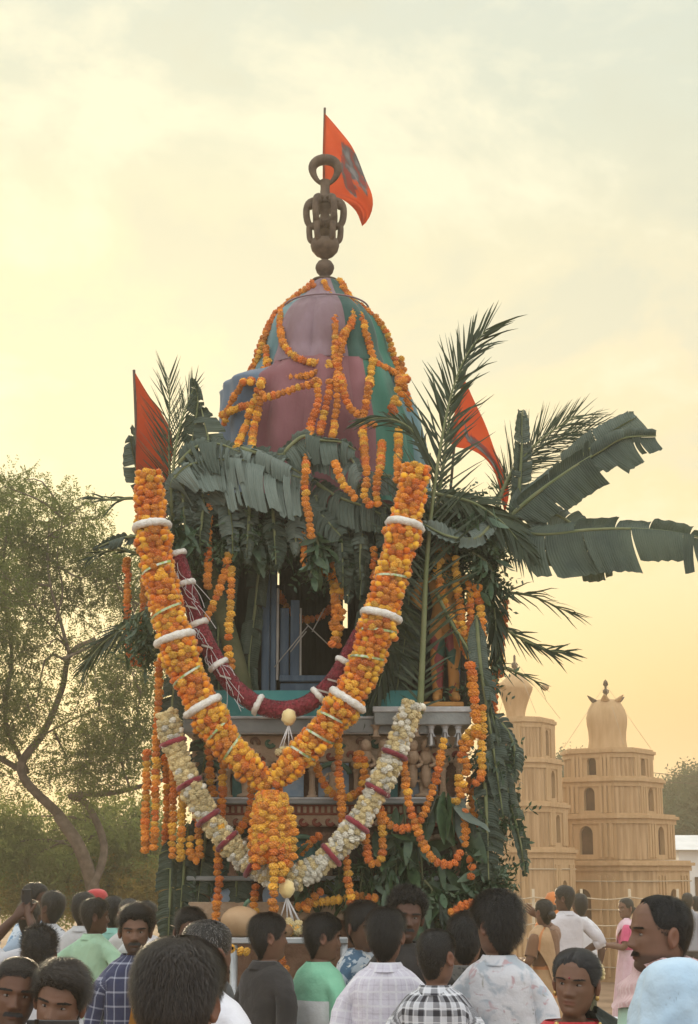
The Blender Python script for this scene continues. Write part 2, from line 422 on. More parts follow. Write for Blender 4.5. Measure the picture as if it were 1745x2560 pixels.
def sprays(mb, centers, radii, count, leaf, nleaf, droop, flat=1.0, seed=1, shell=.45):
    """leaf sprays spread through clumps: each spray is a twig of small leaflets"""
    r = np.random.default_rng(seed); centers = np.asarray(centers, float); radii = np.asarray(radii, float)
    wts = radii**2; wts /= wts.sum(); idx = r.choice(len(centers), count, p=wts)
    d = r.normal(size=(count, 3)); d /= np.linalg.norm(d, axis=1)[:, None]
    rr = radii[idx]*(shell+(1-shell)*r.random(count))*(.75+.5*r.random(count)); p = centers[idx]+d*rr[:, None]*np.array((1, 1, flat))
    ax = d*.7+r.normal(size=(count, 3))*.5; ax[:, 2] -= droop; ax /= np.linalg.norm(ax, axis=1)[:, None]
    L = leaf*nleaf*.36*(.6+.8*r.random(count))
    side = np.cross(ax, r.normal(size=(count, 3))); side /= np.linalg.norm(side, axis=1)[:, None]
    V = []
    for k in range(nleaf):
        s = (k//2+1)/(nleaf/2); sg = 1 if k % 2 else -1
        b = p+ax*(L*s)[:, None]; sd = side*sg+ax*.55+r.normal(size=(count, 3))*.22; sd[:, 2] -= droop*.4
        sd /= np.linalg.norm(sd, axis=1)[:, None]; ll = leaf*(.7+.6*r.random(count))[:, None]
        wv = np.cross(sd, r.normal(size=(count, 3))); wv /= np.linalg.norm(wv, axis=1)[:, None]; wv = wv*ll*.2
        V.append(np.stack([b, b+sd*ll*.5+wv, b+sd*ll, b+sd*ll*.5-wv], 1))
    V = np.concatenate(V).reshape(-1, 3); k = len(V)//4
    mb.add(V, np.arange(k*4).reshape(k, 4).tolist())
    tw = np.stack([p, p+ax*L[:, None]], 1)
    return tw
def limb(mb, pts, r0, r1, wob=.0):
    q = spline(pts, max(8, int(len(pts)*6))); k = len(q)
    if wob: q[1:-1] += RNG.normal(size=(k-2, 3))*wob
    mb.tube(q, np.linspace(r0, r1, k), 9)
def twigs(mb, src, targets, r=.012):
    for t in targets:
        a = src[np.argmin(np.linalg.norm(src-t, axis=1)+RNG.random(len(src))*.3)]; m = (a+t)/2+RNG.normal(size=3)*.15+np.array((0, 0, .12))
        mb.tube(spline([a, m, t], 7), np.linspace(r*1.6, r*.5, 7), 5)

TY = 25.0
tr = thing('feathery_tree', 'big feathery leaved tree with forked limbs, left of the flower chariot', 'tree', P(190, 2380, TY)*np.array((1, 1, 0)))
limbs = [([(215, 2440), (222, 2330), (235, 2230), (205, 2120), (150, 2040)], .20, .13),
         ([(235, 2230), (260, 2120), (210, 2010), (180, 1990), (270, 1985), (330, 1970), (420, 1945)], .11, .045),
         ([(150, 2040), (60, 1930), (110, 1830), (150, 1720), (185, 1640), (240, 1600)], .12, .05),
         ([(185, 1640), (160, 1560), (140, 1480), (120, 1400)], .05, .02), ([(185, 1640), (150, 1590), (90, 1520), (60, 1440)], .035, .015),
         ([(175, 1660), (250, 1610), (310, 1570), (350, 1500)], .045, .018), ([(150, 1560), (160, 1480), (150, 1400), (165, 1290)], .03, .01),
         ([(60, 1930), (20, 1800), (30, 1650), (5, 1500), (15, 1400)], .07, .025), ([(60, 1930), (-60, 1850), (-140, 1700)], .08, .03),
         ([(330, 1970), (300, 1880), (330, 1800), (360, 1740)], .03, .012), ([(110, 1830), (200, 1790), (290, 1770)], .03, .012)]
tm = MB(); pts_all = []
for l, r0, r1 in limbs:
    q = PP(l, TY); q[:, 1] += RNG.normal(size=len(q))*.25; limb(tm, q, r0*.62, r1*.7); pts_all.append(spline(q, 20))
pts_all = np.vstack(pts_all)
cl = [(40, 1260, 60), (110, 1330, 75), (190, 1300, 50), (30, 1400, 90), (160, 1420, 85), (250, 1400, 60), (300, 1450, 55), (60, 1530, 80), (200, 1520, 50), (340, 1530, 50), (30, 1650, 60), (270, 1650, 70), (350, 1680, 70),
      (330, 1780, 70), (240, 1760, 60), (120, 1620, 50), (300, 1880, 75), (380, 1850, 60), (180, 1890, 70), (90, 1760, 50), (20, 1790, 60), (30, 1920, 60), (-60, 1500, 120), (-80, 1750, 120), (-60, 1340, 100), (240, 1290, 30), (60, 1200, 20), (135, 1235, 22), (10, 1215, 30), (330, 1430, 60), (370, 1600, 50), (255, 1920, 70)]
cc = np.array([P(x, y, TY+RNG.normal()*.7) for x, y, r_ in cl]); cr = np.array([r_*1.15*TY/4050 for x, y, r_ in cl])
cm = MB(); tw = sprays(cm, cc, cr, 7400, .052, 16, .10, seed=3)
twigs(tm, pts_all, cc, .014)
for t_ in tw[::14]: tm.tube([t_[0]-(t_[1]-t_[0])*1.2, t_[0], t_[1]], .004, 4, cap=False)
part('trunk', tm, M_bark, tr); part('crown', cm, M_leafA, tr, smooth=False, kind='stuff')

def bush(name, label, cat, cl, Y, n, leaf, m, droop, seed, trunk, jit=.5, nleaf=14, group=None):
    t = thing(name, label, cat, P(trunk[0], 2174, Y)*np.array((1, 1, 0)), group)
    cc = np.array([P(x, y, Y+RNG.normal()*jit) for x, y, r_ in cl]); cr = np.array([r_*Y/4050 for x, y, r_ in cl])
    tb = MB(); q0 = P(trunk[0], 2174, Y); q0[2] = -.1; top = P(trunk[1], trunk[2], Y)
    main = spline([q0, (q0+top)/2+np.array((.1, 0, 0)), top], 14); tb.tube(main, np.linspace(trunk[3], trunk[3]*.4, 14), 9); twigs(tb, main, cc, trunk[3]*.18)
    part('trunk', tb, M_bark, t); c_ = MB(); sprays(c_, cc, cr, n, leaf, nleaf, droop, seed=seed, shell=.2); part('crown', c_, m, t, smooth=False, kind='stuff'); return t
bush('drooping_tree', 'low yellow green tree with drooping twigs, at the foot of the big feathery tree', 'tree',
     [(40, 2040, 60), (110, 2090, 60), (200, 2030, 55), (280, 2090, 70), (340, 2020, 60), (20, 2110, 50), (250, 2020, 40), (400, 2080, 60), (60, 2150, 70), (150, 2170, 70), (250, 2160, 70), (340, 2150, 70), (20, 2210, 50), (300, 2220, 50), (380, 2190, 50), (-60, 2100, 90)], 28, 3600, .075, M_leafB, .9, 5, (330, 300, 2100, .10))
bush('dry_bush', 'yellowing bush low behind the crowd, under the feathery tree', 'bush', [(400, 2235, 40), (270, 2190, 30), (345, 2215, 40), (180, 2230, 40), (60, 2240, 40)], 27.5, 1300, .06, M_leafY, .3, 6, (370, 330, 2230, .05))
bush('dark_hedge_tree', 'dull olive tree seen far off below the drooping twigs', 'tree', [(-40, 2140, 50), (60, 2180, 50), (170, 2170, 40), (260, 2190, 60), (350, 2180, 70), (420, 2190, 50), (120, 2210, 60)], 38, 2600, .13, M_leafB, .3, 16, (100, 120, 2150, .15), jit=1)
bush('round_tree', 'dark round tree at the right edge behind the white building', 'tree',
     [(1690, 2010, 40), (1725, 1990, 45), (1700, 2060, 45), (1745, 2050, 60), (1680, 2090, 30), (1790, 2000, 70), (1780, 2090, 70), (1725, 2110, 40), (1665, 2040, 22)], 52, 5200, .13, M_leafC, .25, 8, (1740, 1735, 2070, .2), jit=1)
bush('small_tree', 'small dark tree showing between the two tan towers', 'tree', [(1405, 1950, 28), (1425, 1935, 22), (1410, 2000, 34), (1440, 1980, 30), (1395, 1920, 12), (1420, 2050, 40), (1440, 2110, 40)], 52, 2600, .12, M_leafC, .25, 9, (1420, 1415, 1990, .14), jit=.8)
bush('distant_tree', 'pale distant tree low beyond the white building at the right edge', 'tree', [(1650, 2150, 40), (1745, 2165, 40), (1700, 2150, 30), (1610, 2160, 30), (1800, 2150, 50)], 75, 2200, .18, M_leafC, .2, 10, (1710, 1700, 2160, .2), jit=1.5)
# white building far right
M_wall = mat('white_plaster', (.70, .69, .66), .9, (.78, .77, .74), 2, 4)
wbt = thing('white_building', 'white low building at the right edge beyond the towers', 'building', P(1740, 2174, 46)*np.array((1, 1, 0)))
x0 = P(1698, 2174, 46)[0]; ztop = P(1700, 2125, 46)[2]
m = MB(); m.box((x0+3, 48, ztop/2), (6, 4, ztop)); part('wall', m, M_wall, wbt, smooth=False)
m = MB(); m.add([(x0-.2, 45.7, ztop+.003), (x0+6.2, 45.7, ztop+.003), (x0+6.2, 50.2, ztop+.003), (x0-.2, 50.2, ztop+.003), (x0-.2, 48, ztop+.45), (x0+6.2, 48, ztop+.45)], [(0, 1, 5, 4), (2, 3, 4, 5), (0, 4, 3), (1, 2, 5), (0, 3, 2, 1)]); part('roof', m, M_wall, wbt, smooth=False)
for dx in (.7, 1.9, 3.1):
    m = MB(); m.box((x0+dx, 45.98, 1.25), (.55, .06, .9)); f_ = part('window', m, M_dark, wbt, smooth=False)
    m = MB(); m.box((x0+dx, 45.96, .76), (.7, .14, .06)); part('sill', m, M_wall, f_, smooth=False)
# ------------------------------------------------------------------ the flower chariot
YF = 10.0; YC = 10.95
M_stone = mat('carved_wood_tan', (.40, .27, .165), .8, (.50, .36, .24), 9, 5, .8, 60)
M_stone2 = mat('carved_wood_dark', (.19, .105, .065), .85, (.28, .165, .105), 12, 5, .8, 70)
M_slab = mat('painted_grey_wood', (.24, .25, .235), .75, (.32, .33, .31), 5, 5, .4, 40)
M_edge = mat('whitewashed_edge', (.62, .62, .60), .8, (.45, .44, .42), 9, 5, .3, 40)
M_blue = mat('blue_painted_wood', (.07, .105, .145), .75, (.11, .15, .19), 8, 5, .5, 30, stretch=(3, 3, .5))
M_plank = mat('dark_plank', (.045, .038, .030), .85, (.075, .062, .048), 9, 4, .6, 25, stretch=(3, 3, .4))
M_nicheA = mat('niche_blue', (.22, .30, .37), .8, (.32, .37, .41), 14, 4)
M_nicheB = mat('niche_teal', (.07, .19, .18), .8, (.12, .26, .23), 14, 4)
M_teal = mat('teal_cloth', (.05, .20, .19), .85, (.08, .26, .23), 5, 4, .4, 20)
M_bell = mat('bell_metal', (.36, .34, .31), .35, (.22, .2, .18), 12, 3, metal=.8)
M_redrim = mat('red_painted_relief', (.22, .055, .035), .75, (.30, .10, .06), 12, 4)
M_greenrim = mat('green_painted_relief', (.06, .12, .075), .75, (.11, .19, .12), 12, 4)
ch = thing('temple_chariot', 'tall flower decked wooden temple chariot with coloured cloth dome and carved plinth', 'chariot', (P(815, 2174, YF)[0], YC, 0))

def pbox(mb, x0, y0, x1, y1, Y, d, bev=.006, mi=0):
    a = P((x0+x1)/2, y0, Y); b = P((x0+x1)/2, y1, Y); l = P(x0, (y0+y1)/2, Y)[0]; r = P(x1, (y0+y1)/2, Y)[0]
    mb.box(((l+r)/2, Y+d/2, (a[2]+b[2])/2), (r-l, d, a[2]-b[2]), mi, bev)
def cpart(name, m, x0, y0, x1, y1, Y, d, bev=.006, par=ch):
    b = MB(); pbox(b, x0, y0, x1, y1, Y, d, bev); return part(name, b, m, par, smooth=False)
# plinth from the ground up
zb = P(800, 2300, YF)[2]
b = MB(); xl, xr = P(475, 2200, YF)[0], P(1165, 2200, YF)[0]; b.box(((xl+xr)/2, 10.92, (.42+P(800, 1835, 10)[2])/2), (xr-xl-.06, 1.72, P(800, 1835, 10)[2]-.42), bev=.01); plinth = part('plinth', b, M_stone2, ch, smooth=False)
b = MB(); b.box(((xl+xr)/2, 10.92, .38), (xr-xl+.1, 1.9, .16), bev=.02); part('chassis_beam', b, M_stone2, ch, smooth=False)
for sx in (-1, 1):
    for yy in (10.35, 11.5):
        b = MB(); x = (xl+xr)/2+sx*(xr-xl)*.40
        for r0, r1 in ((.30, .36), (.0, .07)):
            a_ = np.linspace(0, 2*math.pi, 24, endpoint=False)
            pr = [(r0, -.05), (r1, -.05), (r1, .05), (r0, .05), (r0, -.05)]
            b.grid(np.array([[(x+w_, yy+r*math.cos(t), .36+r*math.sin(t)) for t in a_] for r, w_ in pr]), close=True)
        for k in range(8):
            t = k*math.pi/4; b.tube([(x, yy+.05*math.cos(t), .36+.05*math.sin(t)), (x, yy+.31*math.cos(t), .36+.31*math.sin(t))], .022, 6)
        part('wheel', b, M_stone2, ch)
# mouldings of the facade, bottom to top (photo rows at the front plane)
cpart('base_moulding', M_stone, 470, 2255, 1168, 2300, 9.92, .3)
cpart('lower_ledge', M_slab, 466, 2190, 1168, 2202, 9.90, .3)
cpart('wave_board', M_stone, 480, 2036, 1160, 2066, 9.985, .1)
cpart('dentil_board', M_redrim, 480, 2010, 1160, 2038, 9.975, .1)
cpart('middle_ledge', M_slab, 466, 1995, 1166, 2010, 9.90, .3)
cpart('middle_ledge_edge', M_edge, 464, 1993, 1168, 1998, 9.895, .3, .004)
cpart('scroll_board', M_stone, 480, 1838, 1160, 1906, 9.985, .1)
cpart('top_slab', M_slab, 458, 1796, 1080, 1832, 9.88, 2.2)
cpart('slab_edge', M_edge, 456, 1790, 1082, 1797, 9.87, 2.2, .004)
cpart('slab_edge', M_edge, 462, 1828, 1078, 1834, 9.885, .5, .004)
cpart('corner_slab', M_slab, 935, 1778, 1178, 1812, 9.82, .9)
cpart('corner_slab_edge', M_edge, 932, 1766, 1181, 1780, 9.81, .9, .004)
cpart('statue_base', mat('ochre_paint', (.50, .26, .075), .75, (.42, .2, .06), 9, 4), 1040, 1754, 1160, 1767, 9.86, .3, .01)
for i, x in enumerate(np.arange(488, 1160, 15.0)):
    cpart('dentil', M_stone, x, 2016, x+8, 2032, 9.962, .02, .003)
def swirl(x, y, s, Y, m, fl=1):
    t = np.linspace(0, 1, 18); a = t*4.6*fl; r = (1-t*.82)*s
    pts = np.array([P(x+fl*(-s*.2)+rr*math.cos(aa+.4), y+rr*math.sin(aa+.4), Y) for rr, aa in zip(r, a)])
    b = MB(); b.tube(pts, np.linspace(.016, .009, 18), 6); return part('scroll', b, m, ch)
for i, x in enumerate(np.arange(496, 1150, 33)): swirl(x, 2053, 12, 9.982, M_redrim)
for i, x in enumerate(np.arange(500, 1150, 44)):
    swirl(x, 1856, 13, 9.982, M_stone2 if i % 2 else M_greenrim, -1 if i % 2 else 1); swirl(x+20, 1889, 12, 9.982, M_redrim, 1 if i % 2 else -1)
# niches with colonnettes and carved figures between the two ledges
nx = [(482, 560), (575, 655), (670, 765), (790, 878), (905, 1000), (1018, 1100)]
for i, (x0, x1) in enumerate(nx):
    b = MB(); pbox(b, x0+6, 1908, x1-6, 1992, 9.99, .05, 0); part('niche_panel', b, [M_nicheA, M_nicheB, M_nicheA][i % 3], ch, smooth=False)
    am = MB(); a_ = np.linspace(math.pi, 0, 15); cx = (x0+x1)/2; rx = (x1-x0)/2-4
    am.tube(np.array([P(cx+rx*math.cos(q), 1935-26*math.sin(q), 9.975) for q in a_]), .017, 7); part('niche_arch', am, [M_greenrim, M_stone, M_redrim][i % 3], ch)
    if i != 2:
        q = P(cx, 1992, 9.955); s_ = (P(cx, 1912, 9.95)[2]-q[2]); fm = MB()
        fm.lathe([(.0, 0), (.30*s_, 0), (.28*s_, .07*s_), (.13*s_, .12*s_), (.15*s_, .38*s_), (.19*s_, .50*s_), (.13*s_, .60*s_), (.20*s_, .74*s_), (.06*s_, .80*s_)], q, 12, sy=.6)
        fm.ball(q+np.array((0, -.01, .90*s_)), (.105*s_, .10*s_, .13*s_)); fm.ball(q+np.array((0, .0, 1.0*s_)), (.075*s_, .07*s_, .10*s_))
        for sg in (-1, 1): fm.tube(spline([q+np.array((sg*.19*s_, 0, .72*s_)), q+np.array((sg*.30*s_, -.02, .55*s_)), q+np.array((sg*.16*s_, -.05, .46*s_))], 8), np.linspace(.055, .035, 8)*s_, 6)
        part('carved_figure', fm, M_stone, ch)
def colonnette(x, y0, y1, Y, r, m, name='colonnette'):
    q = P(x, y1, Y); h = P(x, y0, Y)[2]-q[2]
    pr = [(1.5, 0), (1.5, .06), (1, .08), (1.15, .14), (.9, .2), (.75, .5), (.95, .72), (1.3, .76), (.95, .80), (1.1, .86), (1.7, .93), (1.7, 1.0)]
    b = MB(); b.lathe([(p*r, z*h) for p, z in pr], q, 12); return part(name, b, m, ch)
for x in (482, 568, 662, 780, 892, 1010, 1108, 1150): colonnette(x, 1906, 1994, 9.95, .022, M_stone)
for x in (940, 1000, 1040, 1078, 1113, 1146):
    colonnette(x, 1812, 1842, 9.87, .020, M_edge if x > 1060 else M_stone, 'baluster')
for x, y in ((1077, 1846), (1112, 1844), (1146, 1846)):
    q = P(x, y, 9.845); b = MB(); b.lathe([(.005, .035), (.012, .03), (.018, .0), (.026, -.035), (.036, -.055), (.030, -.053), (.004, -.02)], q, 12); b.ball(q-np.array((0, 0, .06)), .010, 8, 5); bl = part('hanging_bell', b, M_bell, ch)
for x in (915, 960, 1032, 1065):       # bracket figures under the corner slab
    q = P(x, 1905, 9.90); b = MB(); b.ball(q+np.array((0, -.01, .10)), (.034, .034, .04)); b.ball(q+np.array((0, .0, .03)), (.04, .04, .05)); b.ball(q+np.array((0, .02, -.07)), (.033, .04, .09)); b.tube(spline([q+np.array((.03, 0, .04)), q+np.array((.055, -.02, -.01)), q+np.array((.02, -.045, -.03))], 7), .012, 6); part('bracket_figure', b, M_stone, ch)
# lower arches
for i, x in enumerate((525, 640, 755, 870, 985, 1095)):
    b = MB(); pbox(b, x-46, 2090, x+46, 2188, 9.99, .05, 0); part('arch_panel', b, M_plank if i % 2 else M_nicheB, ch, smooth=False)
    am = MB(); a_ = np.linspace(math.pi, 0, 15); am.tube(np.array([P(x-46, 2188, 9.97)]+[P(x+46*math.cos(q), 2140-48*math.sin(q), 9.97) for q in a_]+[P(x+46, 2188, 9.97)]), .018, 7); part('arch_moulding', am, M_greenrim if i % 2 == 0 else M_stone, ch)
    colonnette(x+57, 2082, 2190, 9.95, .024, M_stone2)
# roundels at the foot
for x in (560, 690, 830, 960):
    q = P(x, 2240, 9.965); b = MB(); b.ball(q, (.085, .02, .085), 16, 8); part('roundel', b, M_nicheA, ch)

# cabin: posts, floor cloth, blue frame, grille, plank walls
zt = P(815, 1290, YF)[2]; z0 = P(815, 1790, YF)[2]
for x, Y in ((478, 10.1), (1150, 10.1), (520, 11.75), (1110, 11.75)):
    q = P(x, 1790, Y); b = MB(); b.lathe([(.055, 0), (.055, .1), (.04, .14), (.045, .5), (.04, zt-z0-.2), (.06, zt-z0-.08), (.06, zt-z0)], (q[0], Y, z0), 12); part('post', b, M_plank, ch)
b = MB(); xs_ = np.linspace(500, 1060, 40); g_ = np.array([[P(x, yy, 9.98-(.05 if k > 1 else 0)-.012*math.sin(x*.06)) for x in xs_] for k, yy in enumerate((1726, 1745, 1768, 1791))]); b.grid(g_); part('floor_cloth', b, M_teal, ch)
cpart('sill_board', M_plank, 500, 1726, 1060, 1790, 10.02, .2)
for x0, x1, Y in ((654, 674, 10.30), (676, 691, 10.32)): cpart('door_post', M_blue, x0, 1395, x1, 1800, Y, .08)
cpart('door_post', M_blue, 905, 1395, 930, 1800, 10.30, .08)
M_pale = mat('pale_batten', (.42, .37, .30), .8, (.33, .3, .26), 8, 4)
cpart('batten', M_pale, 691, 1470, 697, 1700, 10.31, .03, .002); cpart('batten', M_pale, 749, 1520, 754, 1690, 10.33, .03, .002)
for x0, x1 in ((726, 748), (735, 736)): cpart('grille_bar', M_blue, x0, 1500, x1, 1690, 10.345, .03, .002)
cpart('grille_bar', M_blue, 700, 1520, 722, 1690, 10.36, .03, .002)
cpart('threshold_board', M_blue, 698, 1688, 905, 1704, 10.30, .05); cpart('threshold_board', M_blue, 700, 1708, 905, 1752, 10.315, .05); cpart('threshold_board', M_blue, 700, 1756, 905, 1800, 10.31, .05)
def plank(x0, y0, x1, y1): cpart('back_plank', M_plank, x0-1, y0, x1+1.5, y1, 11.78+(int(x0) % 80 > 39)*.034, .03, .003)
for x in range(510, 1110, 40):
    x1 = x+39
    if x == 670: plank(x, 1270, x1, 1424); plank(x, 1462, x1, 1800); plank(x, 1424, 684, 1462); plank(699, 1424, x1, 1462)
    elif x == 830: plank(x, 1270, x1-13, 1800); plank(857, 1270, x1, 1478); plank(857, 1570, x1, 1800)
    else: plank(x, 1270, x1, 1800)
for xx, s_ in ((500, -1), (1128, 1)):
    b = MB(); q = P(xx, 1790, 10.9); b.box((q[0], 10.95, (z0+zt)/2), (.03, 1.5, zt-z0)); part('side_wall', b, M_plank, ch, smooth=False)
b = MB()
for a_, b_ in (((686, 1668), (770, 1565)), ((726, 1630), (766, 1578)), ((766, 1560), (832, 1622)), ((780, 1580), (812, 1520))): b.tube([P(*a_, 10.25), P(*b_, 10.25)], .004, 5)
part('tie_cord', b, M_pale, ch)
b = MB(); b.box((P(815, 1290, 10.9)[0], 10.9, zt+.03), (1.72, 1.95, .07), bev=.01); part('roof_deck', b, M_plank, ch, smooth=False)
cpart('lintel', M_plank, 490, 1296, 1140, 1330, 10.1, .1)

# cloth dome of coloured panels
def clothmat(name, c1, c2): return mat(name, c1, .9, c2, 3.0, 6, 1.6, 7, transl=.10, stretch=(1, 1, .35), sheen=.2)
M_mauve = clothmat('mauve_cloth', (.20, .12, .125), (.28, .19, .215)); M_maroon = clothmat('maroon_cloth', (.20, .075, .08), (.28, .12, .13))
M_bluec = clothmat('blue_cloth', (.10, .145, .20), (.145, .195, .25)); M_tealc = clothmat('teal_grey_cloth', (.10, .20, .22), (.15, .26, .27))
M_green = clothmat('green_cloth', (.035, .14, .10), (.06, .20, .14)); M_dgreen = clothmat('dark_green_cloth', (.025, .075, .06), (.05, .11, .085))
DOME = [(699, 14), (702, 26), (708, 38), (722, 50), (745, 72), (757, 85), (772, 106), (786, 124), (806, 143), (832, 160), (862, 172), (884, 177), (905, 181), (930, 186), (946, 190)]
SC_D = YC/3960.0; DCX = P(815, 900, YC)[0]
def dome_r(py): return float(np.interp(py, [a for a, b in DOME], [b for a, b in DOME]))
def panels(prof, edges, mats, names, wr, cx, squash=1.0):
    for (a0, a1), m in zip(zip(edges, edges[1:]), mats):
        n = max(4, int((a1-a0)/2.5)); an = np.radians(np.linspace(a0, a1, n)); g_ = []
        for i, (py, r) in enumerate(prof):
            z = P(815, py, YC)[2]; row = []
            for j, t in enumerate(an):
                u = j/(n-1); r = (r_of(py, math.degrees(t)) if wr > .08 else prof[i][1]); bulge = 1+.05*math.sin(math.pi*u)*min(1, i/4)-.014+wr*(noise.noise((t*5+z*.5, z*1.3, r*.01))*.5+noise.noise((t*17+z*2, z*2.2, 3.1))*.30+.22*math.sin(t*26+z*4+2*noise.noise((t*3, z, 0))))
                rr = r*SC_D*bulge; row.append((cx+rr*math.sin(t), YC-rr*math.cos(t)*squash, z))
            g_.append(row)
        b = MB(); b.grid(g_); part('cloth_panel', b, m, ch)
dp = spline([(0, a, b*(.93 if a < 930 else .97)) for a, b in DOME], 34)[:, 1:]
panels(dp, [-180, -140, -92, -48, -12, 19, 56, 92, 136, 180], [M_green, M_bluec, M_tealc, M_mauve, M_mauve, M_dgreen, M_green, M_maroon, M_bluec], None, .055, DCX)
low = [(943, 186), (950, 190), (956, 198), (962, 215), (970, 230), (978, 250), (984, 262), (990, 268), (1000, 266), (1020, 266), (1050, 268), (1080, 270), (1120, 270), (1180, 272), (1260, 270), (1300, 266)]
def r_of(py, deg):
    a = float(np.interp(py, [q[0] for q in low], [q[1] for q in low])); b = float(np.interp(py, [943, 1000, 1060, 1130, 1300], [189, 206, 230, 250, 264]))
    k = min(1, max(0, (-28-deg)/22)) if deg > -150 else max(0, (deg+180)/30); k = k*k*(3-2*k); return a*k+b*(1-k)
panels(low, [-180, -135, -88, -42, -12, 18, 30, 60, 95, 135, 180], [M_green, M_bluec, M_bluec, M_maroon, M_maroon, M_maroon, M_green, M_tealc, M_bluec, M_maroon], None, .09, DCX)
# seam cords
for y0 in (772,):
    b = MB(); r = dome_r(y0)*SC_D*1.045; z = P(815, y0, YC)[2]; a_ = np.linspace(0, 2*math.pi, 60); b.tube(np.stack([DCX+r*np.sin(a_), YC-r*np.cos(a_), a_*0+z], 1), .007, 5); part('seam_cord', b, M_dgreen if y0 > 800 else M_mauve, ch)

# carved finial
kz = lambda py: P(815, py, YC)[2]
kal = lambda px, py: P(px, py, YC)
b = MB(); KX = P(812, 670, YC)[0]
b.lathe([(0, kz(646)), (7*SC_D, kz(646)), (9*SC_D, kz(650)), (18*SC_D, kz(655)), (24*SC_D, kz(664)), (25*SC_D, kz(671)), (21*SC_D, kz(682)), (13*SC_D, kz(690)), (13*SC_D, kz(696)), (34*SC_D, kz(701)), (30*SC_D, kz(706)), (0, kz(707))], (KX, YC, 0), 18)
finial = part('finial_ball', b, M_iron, ch)
b = MB(); b.lathe([(0, kz(596)), (22*SC_D, kz(597)), (36*SC_D, kz(602)), (38*SC_D, kz(615)), (34*SC_D, kz(628)), (22*SC_D, kz(640)), (10*SC_D, kz(646)), (8*SC_D, kz(650)), (0, kz(650))], (KX, YC, 0), 18); part('finial_bowl', b, M_iron, ch)
b = MB(); b.lathe([(0, kz(505)), (20*SC_D, kz(507)), (24*SC_D, kz(520)), (12*SC_D, kz(535)), (16*SC_D, kz(556)), (30*SC_D, kz(562)), (12*SC_D, kz(572)), (13*SC_D, kz(596)), (0, kz(597))], (KX, YC, 0), 16); part('finial_stem', b, M_iron, ch)
for k in range(6):
    a_ = k*math.pi/3; f3 = lambda r, y: np.array((KX+r*SC_D*math.cos(a_), YC+r*SC_D*math.sin(a_), kz(y)))
    b = MB(); b.tube(spline([f3(10, 504), f3(34, 502), f3(47, 515), f3(49, 538), f3(43, 560), f3(28, 568), f3(14, 566)], 18), np.array([9.5]*6+[9]*12)*SC_D, 8)
    b.ball(f3(40, 514), 12*SC_D, 8, 6); part('finial_scroll', b, M_iron, ch)
    b = MB(); b.tube(spline([f3(24, 562), f3(40, 566), f3(41, 584), f3(38, 600), f3(28, 608)], 14), 8*SC_D, 8); part('finial_scroll', b, M_iron, ch)
b = MB(); b.lathe([(26*SC_D, kz(512)), (24*SC_D, kz(505)), (14*SC_D, kz(490)), (12*SC_D, kz(470)), (14*SC_D, kz(452))], (KX, YC, 0), 14)
a_ = np.linspace(0, 2*math.pi, 33); b.tube(np.stack([KX+(33*np.sin(a_)*(1+.22*np.cos(a_)))*SC_D, YC+0*a_, kz(430)-(-36*np.cos(a_))*SC_D-0*a_], 1), (10+5*np.cos(a_))*SC_D, 9, flat=1.1); b.box((KX, YC, kz(398)), (52*SC_D, 22*SC_D, 12*SC_D), bev=.012)
part('finial_ring', b, M_iron, ch)

# ------------------------------------------------------------------ flags
def flagmat(name, blotch):
    m = mat(name, (.44, .062, .022), .85, (.52, .085, .027), 4, 3, transl=.45)
    if blotch:
        T = NT(m.node_tree); uv = T.new('ShaderNodeTexCoord').outputs['UV']; s_ = T.new('ShaderNodeSeparateXYZ', i_0=uv)
        nz = T.noise(uv, 5, 3); nz2 = T.noise(uv, 6, 2)
        dx = T.math('DIVIDE', T.math('SUBTRACT', s_.outputs[0], blotch[0]), blotch[2]); dy = T.math('DIVIDE', T.math('SUBTRACT', s_.outputs[1], blotch[1]), blotch[3])
        d = T.math('ADD', T.math('ADD', T.math('MULTIPLY', dx, dx), T.math('MULTIPLY', dy, dy)), T.math('MULTIPLY', T.math('SUBTRACT', nz, .5), 2.6))
        msk = T.ramp(d, [(.45, 1), (.65, 0)]); col = T.ramp(nz2, [(.40, (.22, .05, .045)), (.50, (.09, .09, .10)), (.62, (.17, .18, .20))])
        for nd in list(T.n):
            if nd.type in ('BSDF_PRINCIPLED', 'BSDF_TRANSLUCENT'):
                inp = nd.inputs[0]; old = inp.links[0].from_socket; T.l.new(T.mix(msk, old, col), inp)
    return m
def flag(label, A, B, Y, m, pole, wav=.05):
    q0 = P(pole[0][0], pole[-1][1], Y); t = thing('pennant_flag', label, 'flag', P(*pole[-1], Y))
    a, b_ = spline(PP(A, Y), 26), spline(PP(B, Y), 26); g_ = []
    for i in range(26):
        row = []
        for j in range(12):
            s_ = j/11; p = a[i]*(1-s_)+b_[i]*s_; dd = min(1, np.linalg.norm(p-P(pole[0][0], p[2], Y)*0-np.array((q0[0], Y, p[2])))/.3)
            p = p+np.array((0, wav*dd*math.sin(i*.55+j*.7), 0)); row.append(p)
        g_.append(row)
    mb = MB(); mb.grid(g_); part('flag_cloth', mb, m, t); mb = MB(); mb.tube(PP(pole, Y+.01), .010, 6); part('flag_pole', mb, M_iron, t); return t
flag('orange pennant with a grey printed emblem flying above the carved finial', [(811, 282), (850, 325), (885, 380), (910, 430), (928, 485), (932, 520), (922, 545), (905, 560)],
     [(811, 282), (809, 340), (807, 400), (808, 460), (822, 488), (855, 500), (890, 524), (905, 560)], YC+.12, flagmat('orange_flag', (.22, .52, .38, .26)), [(812, 270), (809, 400), (812, 500)])
